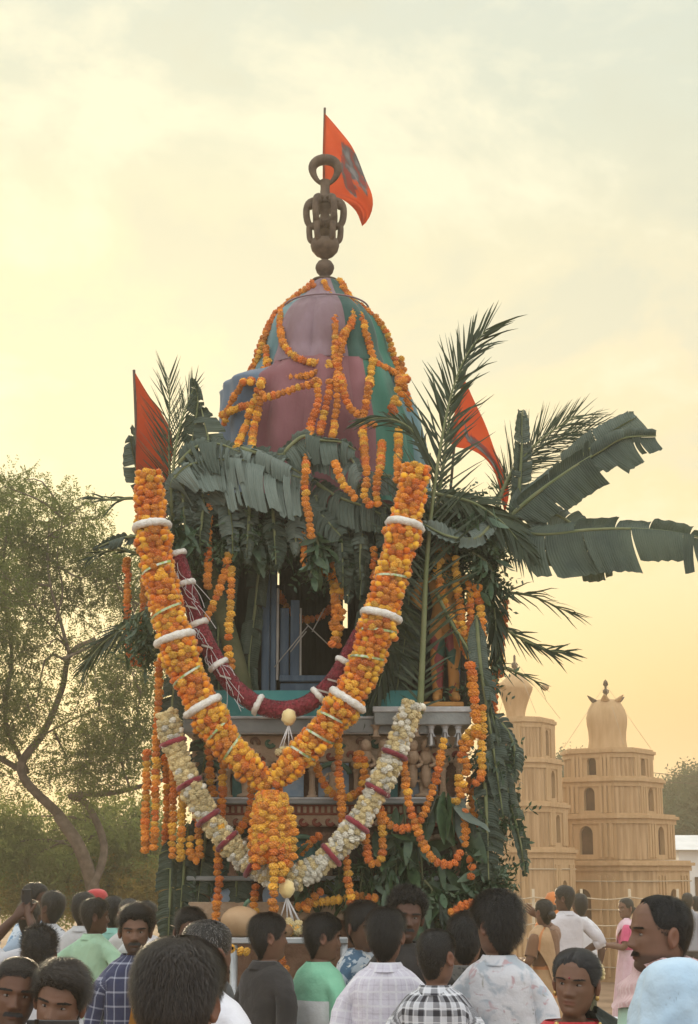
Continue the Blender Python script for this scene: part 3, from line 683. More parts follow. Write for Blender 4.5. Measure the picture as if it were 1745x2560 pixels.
flag('orange pennant behind a palm frond at the left end of the chariot roof', [(337, 930), (370, 985), (402, 1030), (428, 1080), (432, 1130), (424, 1180), (416, 1222)],
     [(337, 930), (341, 990), (342, 1050), (340, 1120), (340, 1180), (342, 1222), (380, 1226)], 10.05, flagmat('orange_flag_plain', None), [(335, 925), (341, 1090), (345, 1240)], .02)
flag('orange pennant seen through palm leaflets on the right of the dome', [(1160, 945), (1185, 1000), (1212, 1060), (1240, 1130), (1262, 1190), (1272, 1235), (1264, 1278)],
     [(1158, 950), (1142, 1010), (1128, 1070), (1128, 1112), (1190, 1130), (1235, 1180), (1262, 1278)], 10.35, flagmat('orange_flag_folded', (.5, .6, .25, .3)), [(1162, 930), (1140, 1060), (1118, 1330)], .03)
# ------------------------------------------------------------------ flowers
def flowermat(name, c1, c2):
    m = mat(name, c1, .9, c2, 9, 3, 1.0, 11, sheen=.3, spec=.15)
    T = NT(m.node_tree); b = T.n['Principled BSDF']; src = b.inputs[0].links[0].from_socket
    ri = T.new('ShaderNodeObjectInfo').outputs['Random']; isl = T.new('ShaderNodeNewGeometry').outputs['Random Per Island']
    v = T.math('ADD', T.math('MULTIPLY', T.math('FRACT', T.math('ADD', ri, isl)), .5), .72)
    hs = T.new('ShaderNodeHueSaturation', i_Color=src, i_Value=v); T.l.new(hs.outputs[0], b.inputs[0]); return m
M_or = flowermat('marigold_orange', (.74, .235, .016), (.81, .31, .025)); M_do = flowermat('marigold_deep_orange', (.68, .155, .012), (.75, .205, .016)); M_ye = flowermat('marigold_yellow', (.86, .42, .03), (.90, .50, .05))
M_pa = flowermat('chrysanthemum_pale_yellow', (.74, .57, .25), (.80, .66, .36)); M_wh = flowermat('chrysanthemum_white', (.78, .72, .54), (.84, .80, .68))
M_rose = flowermat('rose_petal_red', (.19, .022, .032), (.28, .045, .055)); M_tube = mat('white_tuberose', (.72, .68, .58), .9, (.82, .79, .72), 30, 4, 1, 70)
M_str = mat('cotton_thread', (.35, .28, .15), .9); M_tin = mat('silver_tinsel', (.55, .58, .45), .35, (.30, .42, .12), 30, 3, metal=.5); M_thr = mat('white_thread', (.66, .64, .62), .7)
def flower_mesh(name, m, k, seg=14, rings=7, flat=.78):
    b = MB(); ph = k*1.3; rr_ = np.random.default_rng(k+40)
    b.ball((0, 0, 0), (.5, .5, .5*flat), seg, rings, rip=lambda th, a: 1+.15*np.cos(a*seg/2*1.0+np.round(th*7/math.pi)*math.pi)*np.sin(th)+.06*rr_.normal(size=(th+a).shape)-.05)
    return b.mesh(name, m, smooth=False)
FM = {c: [flower_mesh('marigold', m, k) for k in range(3)] for c, m in (('o', M_or), ('d', M_do), ('y', M_ye), ('p', M_pa), ('w', M_wh))}
MATIX = [M_or, M_do, M_ye, M_pa, M_wh, M_rose]; KEY = {'o': 0, 'd': 1, 'y': 2, 'p': 3, 'w': 4, 'r': 5}
def pick(mix, r=None): return random.choices(list(mix), list(mix.values()))[0]
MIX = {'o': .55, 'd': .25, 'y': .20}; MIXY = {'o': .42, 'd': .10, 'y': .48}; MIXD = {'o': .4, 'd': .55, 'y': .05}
SG = 'marigold strings hung on the chariot'
def garland(label, pts, Y=9.86, size=.055, gap=.62, mix=MIX, group=SG, world=None, th=1, cat='garland'):
    p = PP(pts, Y) if world is None else np.asarray(world, float)
    n = max(2, int(length(spline(p, 40))/(size*gap))+1); c = spline(p, n); t = tangents(c)
    root = thing('marigold_string', label, cat, c[0], group)
    m = MB(); m.tube(c, .006, 5); part('thread', m, M_str, root)
    cur = pick(mix)
    for i in range(n):
        if random.random() < .75: cur = pick(mix)
        for k in range(th):
            off = np.array((random.uniform(-1, 1)*size*.5*(th > 1)+RNG.normal()*.003, RNG.normal()*.003-(k*.02), RNG.normal()*.002))
            z = t[i]+RNG.normal(size=3)*.16; s_ = size*random.uniform(.88, 1.12)
            inst('marigold', random.choice(FM[cur]), root, c[i]+off, quat(z), s_)
    return root
def domeY(px, py, lift=.05):
    r = (dome_r(py)*.955 if py < 950 else 276)*1.05; d = max(0, r*r-(px-815)**2)
    y = YC-math.sqrt(d)*SC_D-lift; u = min(1, max(0, (py-1060)/110)); return y*(1-u)+u*min(y, 9.70)
def dome_string(label, pts, **k):
    q = spline([(a, b, 0) for a, b in pts], 24); garland(label, None, world=[P(a, b, domeY(a, b)) for a, b, _ in q], group='marigold strings draped over the cloth dome', **k)
D = dome_string
D('marigold string looping down the upper left of the mauve dome cloth', [(785, 716), (738, 742), (706, 778), (702, 830), (722, 880), (765, 903), (822, 908)])
D('marigold string running straight down the middle right edge of the mauve cloth', [(868, 745), (882, 795), (862, 835), (850, 890), (843, 940), (842, 1000), (832, 1090)])
D('second marigold string twisted beside the one on the right edge of the mauve cloth', [(880, 760), (878, 810), (848, 850), (838, 900), (850, 940), (862, 985)], mix=MIXD)
D('marigold string falling diagonally over the green cloth of the dome', [(858, 722), (885, 765), (905, 805), (925, 865), (938, 905), (975, 925), (1005, 945)])
D('marigold string sagging across the lower mauve cloth to the knot at the centre', [(664, 870), (670, 918), (702, 942), (760, 942), (812, 922), (845, 900)])
D('marigold string swagged from the knot leftwards over the blue cloth', [(795, 955), (742, 970), (682, 990), (640, 1005), (592, 1022), (556, 1036)])
D('marigold string falling from the centre knot past the maroon cloth to the banana leaves', [(790, 952), (795, 1005), (778, 1060), (768, 1130), (762, 1200), (768, 1270), (778, 1340)])
D('short marigold string dangling beside the long central one on maroon cloth', [(826, 955), (815, 1015), (800, 1080)], mix=MIXD)
D('marigold string slanting from the knot to the green cloth patch', [(850, 945), (868, 1005), (902, 1045), (938, 1062)])
D('long marigold string down the border of maroon and green cloth', [(930, 900), (922, 970), (908, 1050), (910, 1120), (916, 1180), (912, 1240), (925, 1262)])
D('yellowish marigold string hanging over the blue cloth at the left', [(668, 900), (652, 960), (628, 1020), (612, 1070), (592, 1118)], mix=MIXY)
D('short marigold string inside the yellowish one on the blue cloth', [(655, 985), (642, 1040), (632, 1090), (628, 1135)], mix=MIXY)
D('short crooked marigold string at the foot of the maroon cloth', [(838, 1160), (852, 1200), (872, 1225), (888, 1245)])
D('pale marigold string hanging over the teal cloth near the right palm frond', [(996, 1076), (996, 1130), (992, 1200)], mix=MIXY)
D('stubby doubled marigold string between maroon and teal cloth', [(955, 1105), (950, 1160), (940, 1220), (945, 1262)])
D('marigold string rimming the right outline of the dome', [(848, 702), (884, 752), (922, 780), (950, 808), (978, 862), (996, 930), (1026, 1022)])
D('thick yellow marigold clump hanging at the right of the green cloth', [(998, 900), (1006, 955), (985, 1032)], mix=MIXY, th=2)
D('marigold string rimming the left outline of the dome', [(780, 706), (724, 757), (695, 778), (674, 814), (652, 862), (640, 900), (627, 955)], mix=MIXD)

D('marigold string swagged low across the left blue cloth to its corner', [(655, 860), (640, 905), (612, 950), (580, 1000), (560, 1060)], size=.048)
D('thin marigold string from the apex down the middle of the mauve cloth', [(812, 706), (830, 760), (838, 820), (836, 880), (842, 940)], size=.048)
G = garland
G('marigold string hanging alone in front of the left roof banana leaf', [(525, 1170), (526, 1250), (520, 1340), (519, 1466)])
G('slanting marigold string left of the cabin door', [(572, 1388), (558, 1445), (538, 1500), (514, 1545)])
G('upright marigold string left of the cabin door', [(578, 1422), (576, 1500), (572, 1592)])
G('two marigolds and a bud hanging below the upright string by the cabin door', [(571, 1622), (574, 1648), (577, 1668)], mix=MIXY)
G('marigold string ending in a tuft at the top centre of the cabin', [(756, 1335), (760, 1372), (764, 1415)])
G('marigold string slanting beside the light gap of the cabin', [(806, 1422), (828, 1450), (838, 1500), (836, 1550)], Y=10.0)
G('thick tapering bunch of marigold strings in the cabin doorway', [(842, 1412), (850, 1460), (846, 1520), (840, 1565), (836, 1612)], Y=9.95, th=2)
G('faint marigold swag deep inside the cabin', [(694, 1482), (718, 1520), (755, 1548), (798, 1542), (836, 1512)], Y=10.55, mix=MIXD)
G('short marigold string left of the giant garland under the roof leaves', [(934, 1372), (936, 1420), (938, 1472)])
G('marigold string bending over the right banana leaf beside the stone statue', [(1102, 1402), (1092, 1420), (1100, 1470), (1125, 1540), (1155, 1605), (1180, 1655)], mix=MIXY)
G('straight marigold string hanging just right of the bent one above the statue', [(1138, 1395), (1142, 1450), (1150, 1520), (1160, 1580), (1172, 1640)], mix=MIXY)
G('marigold string in the middle of the right corner bunch', [(1172, 1460), (1176, 1520), (1176, 1580), (1175, 1630)])
G('thick marigold string in front of the right corner bunch', [(1190, 1470), (1202, 1530), (1204, 1585), (1196, 1640)], size=.064)
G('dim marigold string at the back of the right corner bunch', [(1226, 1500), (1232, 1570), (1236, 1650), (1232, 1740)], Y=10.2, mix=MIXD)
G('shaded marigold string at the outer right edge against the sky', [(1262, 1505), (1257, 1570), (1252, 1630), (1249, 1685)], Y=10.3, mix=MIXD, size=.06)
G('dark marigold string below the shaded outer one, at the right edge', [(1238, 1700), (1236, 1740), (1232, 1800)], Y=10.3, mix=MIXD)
G('heavy marigold string dropping past the right end of the corner slab', [(1178, 1665), (1186, 1740), (1190, 1800), (1192, 1835)], size=.066, Y=9.74)
G('marigold string hooking at its end, right of the bells', [(1206, 1770), (1206, 1840), (1204, 1900), (1204, 1935), (1192, 1958)], Y=9.76)
G('thick doubled marigold column right of the hanging bells', [(1170, 1830), (1160, 1880), (1155, 1950), (1150, 2004)], th=2, Y=9.78)
G('marigold string swinging down from the bells to the left', [(1108, 1852), (1096, 1915), (1082, 1975), (1060, 2035), (1046, 2064)], Y=9.76)
G('long marigold string curving into a deep bowl before the mango leaves', [(1008, 1905), (1018, 1980), (1034, 2050), (1058, 2110), (1088, 2152), (1130, 2162), (1150, 2130)], Y=9.70)
G('short marigold swag joining the white garland to the deep bowl string', [(950, 2022), (968, 2055), (1000, 2074), (1034, 2062)], Y=9.72)
G('U shaped marigold loop low before the mango leaves', [(915, 2088), (918, 2140), (934, 2162), (954, 2142), (956, 2080), (954, 2040)], Y=9.72)
G('short marigold string above the large dark leaf at the right corner', [(1162, 2030), (1164, 2070), (1160, 2110)], Y=9.76)
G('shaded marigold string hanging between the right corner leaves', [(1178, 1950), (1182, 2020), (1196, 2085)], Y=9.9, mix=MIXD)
G('few marigolds caught low in the right corner leaves', [(1174, 2148), (1180, 2172), (1176, 2190)], Y=9.8, mix=MIXD)
G('very long marigold string hanging straight down the carved facade', [(846, 1850), (848, 1940), (855, 2010), (858, 2080), (866, 2150), (872, 2205), (876, 2258)], Y=9.72)
G('short thick doubled marigold string beside the carved niche figure', [(900, 1885), (906, 1930), (908, 1975)], Y=9.82, th=2)
G('marigold swag under the right arm of the giant garland', [(790, 1910), (810, 1960), (846, 1992), (885, 1988), (922, 1962)], Y=9.84)
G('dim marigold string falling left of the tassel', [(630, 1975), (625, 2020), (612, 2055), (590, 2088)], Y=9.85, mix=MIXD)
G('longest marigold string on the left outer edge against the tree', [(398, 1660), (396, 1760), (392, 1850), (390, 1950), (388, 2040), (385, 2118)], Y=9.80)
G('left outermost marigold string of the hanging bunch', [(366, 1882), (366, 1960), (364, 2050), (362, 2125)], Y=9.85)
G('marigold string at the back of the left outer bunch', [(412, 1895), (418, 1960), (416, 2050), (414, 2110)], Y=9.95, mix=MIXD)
G('marigold string left in the looped pair by the cream garland', [(430, 1900), (434, 1980), (431, 2070), (430, 2140)], Y=9.80)
G('marigold string right in the looped pair by the cream garland', [(450, 1925), (455, 2000), (454, 2080), (450, 2145)], Y=9.79, mix=MIXY)
G('small U shaped marigold loop at the lower left corner', [(476, 2098), (474, 2130), (486, 2152), (497, 2128), (494, 2060), (486, 2000)], Y=9.80)
G('marigold string tucked behind the cream garland on the left', [(520, 1850), (524, 1910), (530, 1970), (537, 2015)], Y=9.92, mix=MIXD)
G('long marigold string down the left front corner to the crowd', [(556, 1900), (556, 1980), (553, 2050), (546, 2130), (546, 2220), (538, 2302)], Y=9.80)
G('loop of marigolds hanging against the sky at the far left', [(318, 1400), (318, 1500), (320, 1590), (332, 1656), (352, 1645), (358, 1560), (362, 1450)], Y=10.3, mix=MIXD)
G('level marigold string along the foot of the facade', [(745, 2268), (790, 2256), (845, 2250), (900, 2240), (935, 2246)], Y=9.80)
G('short slanting marigold string on the blue roundel', [(766, 2272), (780, 2248), (800, 2230)], Y=9.78)
G('stubby marigold string by the carved figure at the foot', [(640, 2218), (634, 2255), (642, 2292)], Y=9.80)
G('few marigolds low on the right corner behind a man with big hair', [(1128, 2282), (1155, 2266), (1180, 2256)], Y=9.70)
G('marigold string hanging below the front rail between two men', [(700, 2392), (714, 2425), (708, 2465), (704, 2500), (716, 2535)], Y=9.45)
G('slanting marigold string in the lower arch of the facade', [(752, 2128), (772, 2112), (796, 2090)], Y=9.86)

# ---- the giant garland, red garland, cream garland
def heap(root, name, items, budget=300):
    """items: (pos, axis, size, key, facing). The best placed ones become single flowers, the rest one joined mass"""
    items.sort(key=lambda q: -q[4]); mass = MB()
    src = {c: [np.array([v.co for v in me.vertices]) for me in FM[c]] for c in FM}; fac = [tuple(p.vertices) for p in FM['o'][0].polygons]
    for i, (pos, ax, s_, c, fc) in enumerate(items):
        q = quat(ax)
        if i < budget: inst(name, random.choice(FM[c]), root, pos, q, s_)
        else: mass.add(random.choice(src[c])*s_ @ np.array(q.to_matrix()).T + pos, fac, KEY[c])
    if mass.n: part(name+'_mass', mass, MATIX, root, kind='stuff')
VIEW = lambda p: (np.array((0, 0, EYE))-p)/np.linalg.norm(np.array((0, 0, EYE))-p)
def wrap(path, rad, size, gap, mixf, items, jit=.006):
    c = spline(path, max(3, int(length(path)/(size*gap)))); n = len(c); t, e1, e2 = frames(c)
    for i in range(n):
        s_ = i/(n-1); r = rad(s_); k = max(5, int(2*math.pi*r/(size*.80))); ph = random.random()*6
        for j in range(k):
            a = ph+j*2*math.pi/k; d = math.cos(a)*e1[i]+math.sin(a)*e2[i]; p = c[i]+d*r+RNG.normal(size=3)*jit
            items.append((p, t[i]*.75+d*.25+RNG.normal(size=3)*.2, size*random.uniform(.92, 1.1), mixf(s_, i), float(np.dot(d, VIEW(p)))))
    return c, t, e1, e2
def band(root, name, c, t, r, thick, m, bumps=14):
    b = MB(); e1 = np.cross(t, (0, 0, 1)); e1 /= np.linalg.norm(e1); e2 = np.cross(t, e1); a = np.linspace(0, 2*math.pi, 41)[:-1]
    ring = np.array([c+(e1*math.cos(q)+e2*math.sin(q))*r*(1+.03*math.sin(q*5)) for q in a]); bb = np.linspace(0, 2*math.pi, 8, endpoint=False)
    gr = np.array([[ring[i]+((ring[i]-c)/r*math.cos(x)+t*math.sin(x))*thick*(1+.30*noise.noise(tuple(ring[i]*70+x*2))) for x in bb] for i in range(40)])
    b.grid(np.concatenate([gr, gr[:1]]), close=True); return part(name, b, m, root)
gg = thing('giant_garland', 'giant thick marigold garland hanging in a V across the chariot front', 'garland', P(675, 1960, 9.6))
items = []
LA = [(372, 1185), (374, 1260), (382, 1340), (395, 1420), (412, 1500), (436, 1590), (470, 1690), (510, 1770), (560, 1850), (620, 1915), (672, 1962)]
RA = [(1040, 1170), (1024, 1260), (1006, 1340), (985, 1420), (962, 1500), (938, 1590), (905, 1680), (868, 1750), (810, 1825), (745, 1895), (685, 1955)]
def gmix(s_, i):
    y = s_*1.0; return pick({'o': .50, 'd': .42-.22*y, 'y': .10+.30*y}) if (i//3) % 3 else pick({'o': .3, 'y': .5, 'd': .1})
bands = []
for arm, yy, bs in ((LA, 9.66, (.175, .515, .72)), (RA, 9.64, (.175, .455, .70))):
    path = spline([P(x, y, yy-.05*math.sin(math.pi*i/10)) for i, (x, y) in enumerate(arm)], 60)
    def rad(s_, bs=bs):
        r = .066+.018*math.sin(math.pi*min(1, s_*1.05)) if s_ < .92 else .07-.3*(s_-.92)
        for q in bs: r += .024*math.exp(-((s_-q-.03)/.018)**2)
        return r
    c, t, e1, e2 = wrap(path, rad, .054, .62, gmix, items)
    b = MB(); b.tube(c, [max(.03, rad(i/(len(c)-1))-.012) for i in range(len(c))], 12); part('core', b, M_do, gg)
    for q in bs:
        i = int(q*(len(c)-1)); bands.append(band(gg, 'white_band', c[i], t[i], rad(q)+.024, .025, M_tube))
    for q in (.30, .42, .62, .80, .86) if arm is LA else (.34, .50, .58, .77, .83, .90):
        i = int(q*(len(c)-1)); r = rad(q)+.026; m = MB(); a = np.linspace(-1.2, 1.2, 9)+random.uniform(-.4, .4); f_ = -1 if np.dot(e1[i], VIEW(c[i])) < 0 else 1
        g_ = np.array([[c[i]+(e1[i]*math.cos(x)*f_+e2[i]*math.sin(x))*r+t[i]*(w_+.02*x) for w_ in (-.007, .007)] for x in a]); m.grid(g_); part('tinsel_ribbon', m, M_tin, gg)
heap(gg, 'marigold', items)
tl = thing('marigold_tassel', 'fat tassel of marigold strands hanging from the knot of the giant garland', 'garland', P(676, 1972, 9.58))
items = []; band(tl, 'white_band', P(676, 1972, 9.58), np.array((0, 0, 1.)), .072, .026, M_tube)
b = MB(); b.lathe([(.05, .0), (.09, -.12), (.10, -.30), (.09, -.42), (.0, -.43)], P(676, 1975, 9.60), 14); part('core', b, M_do, tl)
ends = [(632, 2150), (642, 2165), (655, 2150), (668, 2120), (690, 2110), (702, 2200), (716, 2130), (722, 2160), (733, 2140), (648, 2080), (711, 2175)]
for i, (x, y) in enumerate(ends+[(684, 2288)]):
    a = (x-680)/60; front = 9.50+.07*abs(a)-.01*(i % 3)
    w_ = spline([P(664+24*random.random(), 1985, 9.54), P(x*.75+170, 2020, front), P(x, 2070, front), P(x, y, front)], 30)
    n = int(length(w_)/.037); c = spline(w_, n); t = tangents(c)
    for k in range(n): items.append((c[k]+RNG.normal(size=3)*.003, t[k]+RNG.normal(size=3)*.2, .058*random.uniform(.92, 1.08), pick(MIXY), k))
for _ in range(80):
    a = random.uniform(-1.7, 1.7); z = random.random(); p = P(679, 1985+z*140, 9.61)+np.array((math.sin(a)*(.07+.055*z**.5), -math.cos(a)*(.07+.05*z**.5), 0)); items.append((p, np.array((math.sin(a), -math.cos(a), .6)), .05, pick(MIXY), 5))
heap(tl, 'marigold', items)

rd = thing('red_garland', 'thin dark red rose petal garland with white bands inside the giant garland', 'garland', P(720, 1770, 9.72))
path = spline([P(x, y, 9.74) for x, y in [(443, 1385), (462, 1450), (482, 1520), (508, 1590), (545, 1660), (590, 1722), (650, 1764), (715, 1774), (775, 1756), (830, 1705), (870, 1640), (900, 1585)]], 90); t = tangents(path)
b = MB(); rr = .045+.006*np.sin(np.linspace(0, 3.14, 90)); b.tube(path, rr*.96, 14); part('core', b, M_rose, rd)
pet = MB()
for i in range(5200):
    k = random.randrange(len(path)); tt, e1_, e2_ = t[k], None, None
    e1_ = np.cross(tt, (0, -1, .2)); e1_ /= np.linalg.norm(e1_); e2_ = np.cross(tt, e1_); a = random.random()*6.28; d = math.cos(a)*e1_+math.sin(a)*e2_
    if np.dot(d, (0, -1, 0)) < -.3: continue
    p = path[k]+tt*random.uniform(-.01, .01)+d*rr[k]*.95; s1 = np.cross(d, RNG.normal(size=3)); s1 /= np.linalg.norm(s1); s2 = np.cross(d, s1); l = random.uniform(.008, .014)
    pet.add([p-s1*l, p+s2*l*.7+d*.006, p+s1*l+d*.007, p-s2*l*.7+d*.005], [(0, 1, 2, 3)])
part('petals', pet, M_rose, rd, smooth=False, kind='stuff')
for q in (.0, .105, .245, .385, .565, .775, .90):
    i = int(q*89); band(rd, 'white_band', path[i], t[i], rr[i]+.002, .019, M_tube)
m = MB()
for k in range(34):
    i = random.randrange(4, 46); p = path[i]+np.array((random.uniform(-.05, .05), -.055, random.uniform(-.03, .03))); q = p+np.array((random.uniform(.0, .12), random.uniform(-.02, .01), -random.uniform(.05, .17))); m.tube(spline([p, (p+q)/2+RNG.normal(size=3)*.012, q], 5), .0022, 3, cap=False)
part('thread_tinsel', m, M_thr, rd)
for i in (16, 28, 38, 70, 74):
    m = MB(); p = path[i]+np.array((0, -.062, 0)); m.grid([[p+np.array((-.035+.07*u, -.004*math.sin(3*u), .012*v-.02*u)) for u in np.linspace(0, 1, 6)] for v in (-.5, .5)]); part('straw_tie', m, M_pale, rd)

def pendant(root, x, y, r, tips, Y, name='pendant_bun'):
    b = MB(); q = P(x, y, Y); b.ball(q, (r, r, r*1.15), 14, 10, rip=lambda th, a: 1+.06*np.sin(a*7+th*9)+.05*np.cos(th*13+a*2)); part(name, b, M_pa, root)
    for k, (tx, ty) in enumerate(tips):
        p = P(tx, ty, Y-.01); m = MB(); m.tube([q-np.array((0, 0, r)), p], .004, 4); part('thread', m, M_thr, root)
        inst('chrysanthemum', random.choice(FM['p']), root, p-np.array((0, 0, .02)), quat((0, -.6, 1)), .056)
pendant(rd, 722, 1793, .044, [(698, 1872), (708, 1866), (722, 1866), (735, 1862)], 9.66)

cg = thing('cream_garland', 'cream and white chrysanthemum garland with red bands, hanging lowest', 'garland', P(690, 2200, 9.62))
items = []
path = spline([P(x, y, 9.68) for x, y in [(417, 1785), (432, 1850), (455, 1915), (485, 1980), (522, 2045), (570, 2105), (622, 2155), (680, 2190), (715, 2200), (770, 2180), (835, 2130), (890, 2065), (935, 1990), (975, 1910), (1005, 1835), (1032, 1760)]], 120)
def cmix(s_, i): return pick({'p': .85, 'w': .12, 'y': .03}) if s_ < .35 else pick({'p': .5, 'w': .5})
c, t, e1, e2 = wrap(path, lambda s_: .053+.005*math.sin(s_*40) if .02 < s_ < .98 else .045, .048, .60, cmix, items, .005)
b = MB(); b.tube(c, .048, 12); part('core', b, M_pa, cg); heap(cg, 'chrysanthemum', items)
for q in (.075, .175, .265, .335, .415, .615, .70, .79, .885):
    i = int(q*(len(c)-1)); band(cg, 'red_band', c[i], t[i], .069, .017, M_rose)
pendant(cg, 717, 2222, .046, [(718, 2305), (732, 2312), (745, 2300), (756, 2316), (700, 2300), (740, 2325)], 9.56)
for k in range(14):
    p = P(738+RNG.normal()*14, 2318+RNG.normal()*9, 9.5); inst('chrysanthemum', random.choice(FM['p' if k % 3 else 'y']), cg, p, quat(RNG.normal(size=3)), .05)

# front rail, gourd, fruit
M_steel = mat('galvanised_rail', (.42, .44, .44), .45, (.52, .53, .53), 6, 4, metal=.5)
rl = thing('front_rail', 'grey metal rail with legs before the chariot, behind the men in the middle', 'rail', P(690, 2174, 9.5)*np.array((1, 1, 0)))
b = MB(); pbox(b, 572, 2344, 870, 2360, 9.44, .10); part('rail_bar', b, M_steel, rl, smooth=False)
for x in (585, 860):
    q = P(x, 2360, 9.47); b = MB(); b.tube([q-np.array((0, 0, .002)), (q[0], 9.47, 0)], .022, 8); part('leg', b, M_steel, rl)
b = MB(); q = P(602, 2312, 9.52); q[2] = P(602, 2344, 9.49)[2]+.088
b.ball(q, (.115, .10, .088), 24, 14, rip=lambda th, a: 1+.018*np.cos(a*10)*np.sin(th)); gr = thing('gourd', 'tan pumpkin like gourd resting on the front rail', 'gourd', q-np.array((0, 0, .088)))
part('rind', b, mat('gourd_rind', (.44, .28, .15), .55, (.52, .35, .20), 7, 4), gr); b = MB(); b.tube(spline([q+np.array((.02, 0, .08)), q+np.array((.03, -.01, .105)), q+np.array((.05, -.01, .12))], 6), .012, 7); part('stalk', b, M_greenrim, gr)
b = MB(); q = P(712, 2338, 9.49); q[2] = P(712, 2344, 9.49)[2]+.040; b.ball(q, (.05, .045, .040), 16, 10); single('small_gourd', 'small brown round fruit on the rail beside the tan gourd', 'fruit', b, mat('coconut_husk', (.20, .11, .055), .8, (.28, .17, .09), 14, 4, .5, 40), q-np.array((0, 0, .040)))
G('clump of yellow flowers hanging from the left end of the front rail', [(586, 2372), (600, 2380), (612, 2378)], Y=9.40, mix={'y': 1}, cat='flowers', th=2)
# ------------------------------------------------------------------ leaves tied to the chariot
def bananamat(name, c1, c2, tr=.18):
    m = mat(name, c1, .5, c2, 5, 4, .5, 20, transl=tr, spec=.4)
    T = NT(m.node_tree); uv = T.new('ShaderNodeTexCoord').outputs['UV']; s_ = T.new('ShaderNodeSeparateXYZ', i_0=uv)
    wv = T.math('SINE', T.math('MULTIPLY', s_.outputs[1], 420.0)); bn = T.new('ShaderNodeBump', i_Strength=.35, i_Distance=.004, i_Height=wv)
    T.l.new(bn.outputs[0], T.n['Principled BSDF'].inputs['Normal']); return m
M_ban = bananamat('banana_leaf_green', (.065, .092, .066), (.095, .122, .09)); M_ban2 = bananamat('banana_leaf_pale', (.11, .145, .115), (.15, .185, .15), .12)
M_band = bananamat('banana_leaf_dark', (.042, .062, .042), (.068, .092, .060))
M_rib = mat('leaf_rib', (.16, .19, .08), .6, (.22, .23, .11), 8, 3, transl=.1); M_palm = mat('palm_leaflet', (.028, .045, .020), .5, (.050, .072, .030), 4, 3, transl=.15, spec=.4)
M_mango = mat('mango_leaf', (.030, .065, .028), .42, (.060, .105, .042), 4, 3, transl=.15, spec=.5); M_mangoP = mat('mango_leaf_pale', (.07, .125, .07), .45, (.10, .16, .09), 4, 3, transl=.15, spec=.5)
M_stem = mat('green_stem', (.10, .11, .05), .8, (.15, .15, .075), 7, 4, .4, 30)

def banana_leaf(parent, path, w1, w2, m=None, nrm=(0, -1, .2), droop1=.3, droop2=.3, torn=.5, seed=0, fray=.25, name='leaf', tipw=.45):
    """midrib path, blade widths either side; the blades are torn into strips along the side veins"""
    m = m or M_ban; r = np.random.default_rng(seed); n = 56; c = spline(path, n); t = tangents(c); nv = np.array(nrm, float); L = length(c)
    b = MB(); k = 6
    for sg, wd, dr in ((-1, w1, droop1), (1, w2, droop2)):
        i = 0
        while i < n-1:
            j = min(n-1, i+int(r.integers(2, 6) if r.random() < torn else r.integers(8, 16)))
            sl = r.normal()*.06; dd = dr*(1+r.normal()*.25); ln = 1-fray*r.random()*(r.random() < .7); rows = []; uvs = []
            for a in range(i, j+1):
                s_ = a/(n-1); prof = min(1, (s_/.10)**.6)*(1-(max(0, s_-.55)/.45)**2.2*(1-tipw)) if s_ < .995 else tipw*.9
                side = np.cross(t[a], nv)*sg; side /= np.linalg.norm(side); row = []
                je = 1+r.normal()*.03*fray*2
                edge = min(a-i, j-a)/(max(1, (j-i)/2)); gap = .028*(1-edge)*(torn > .01)
                mid = (i+j)/2; pull = (mid-a)*gap*L/n*2
                for q in range(k):
                    u = q/(k-1); d = side+t[a]*(.35+sl)*u; d[2] -= dd*u*1.4; d /= np.linalg.norm(d)
                    p = c[a]+d*wd*prof*u*ln*je+t[a]*pull*u+nv*(.018*math.sin(u*2.4+i)+.008*math.sin(a*1.7)*u); row.append(p); uvs.append((u, s_*L))
                rows.append(row)
            b.grid(np.array(rows), uv=np.array(uvs).reshape(len(rows), k, 2)); i = j
    lf = part(name, b, m, parent)
    rb_ = MB(); rb_.tube(c, np.linspace(.016, .004, n), 7); part('midrib', rb_, M_rib, lf); return lf
def L3(pts, Y): return PP(pts, Y)

bp = thing('banana_plant', 'banana plant tied to the right roof corner, torn leaves reaching out over the sky', 'banana plant', P(1262, 1330, 10.0))
b = MB(); b.tube(spline(PP([(1150, 1790, 10.4), (1185, 1600, 10.3), (1225, 1420, 10.15), (1270, 1290, 10.02)], 10), 16), np.linspace(.065, .04, 16), 12); part('stem', b, M_stem, bp)
B = banana_leaf
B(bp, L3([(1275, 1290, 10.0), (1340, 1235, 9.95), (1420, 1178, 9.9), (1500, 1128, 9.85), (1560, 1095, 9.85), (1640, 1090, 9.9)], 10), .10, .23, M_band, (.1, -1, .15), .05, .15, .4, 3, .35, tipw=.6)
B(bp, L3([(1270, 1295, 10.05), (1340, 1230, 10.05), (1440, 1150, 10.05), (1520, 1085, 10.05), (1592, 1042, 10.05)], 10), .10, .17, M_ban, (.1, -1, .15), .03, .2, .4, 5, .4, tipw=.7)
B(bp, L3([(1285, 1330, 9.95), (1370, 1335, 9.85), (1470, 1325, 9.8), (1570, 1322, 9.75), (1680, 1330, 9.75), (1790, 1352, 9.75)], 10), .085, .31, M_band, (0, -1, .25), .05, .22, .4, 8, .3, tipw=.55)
B(bp, L3([(1280, 1320, 10.1), (1330, 1350, 10.1), (1400, 1390, 10.1), (1470, 1420, 10.1), (1530, 1425, 10.1)], 10), .12, .10, M_band, (0, -1, .2), .1, .2, .6, 9, .4)
B(bp, L3([(1275, 1300, 10.02), (1350, 1275, 10.0), (1430, 1310, 9.98), (1490, 1390, 9.98)], 10), .10, .19, M_ban, (.1, -1, .2), .05, .2, .5, 14, .4, tipw=.4)
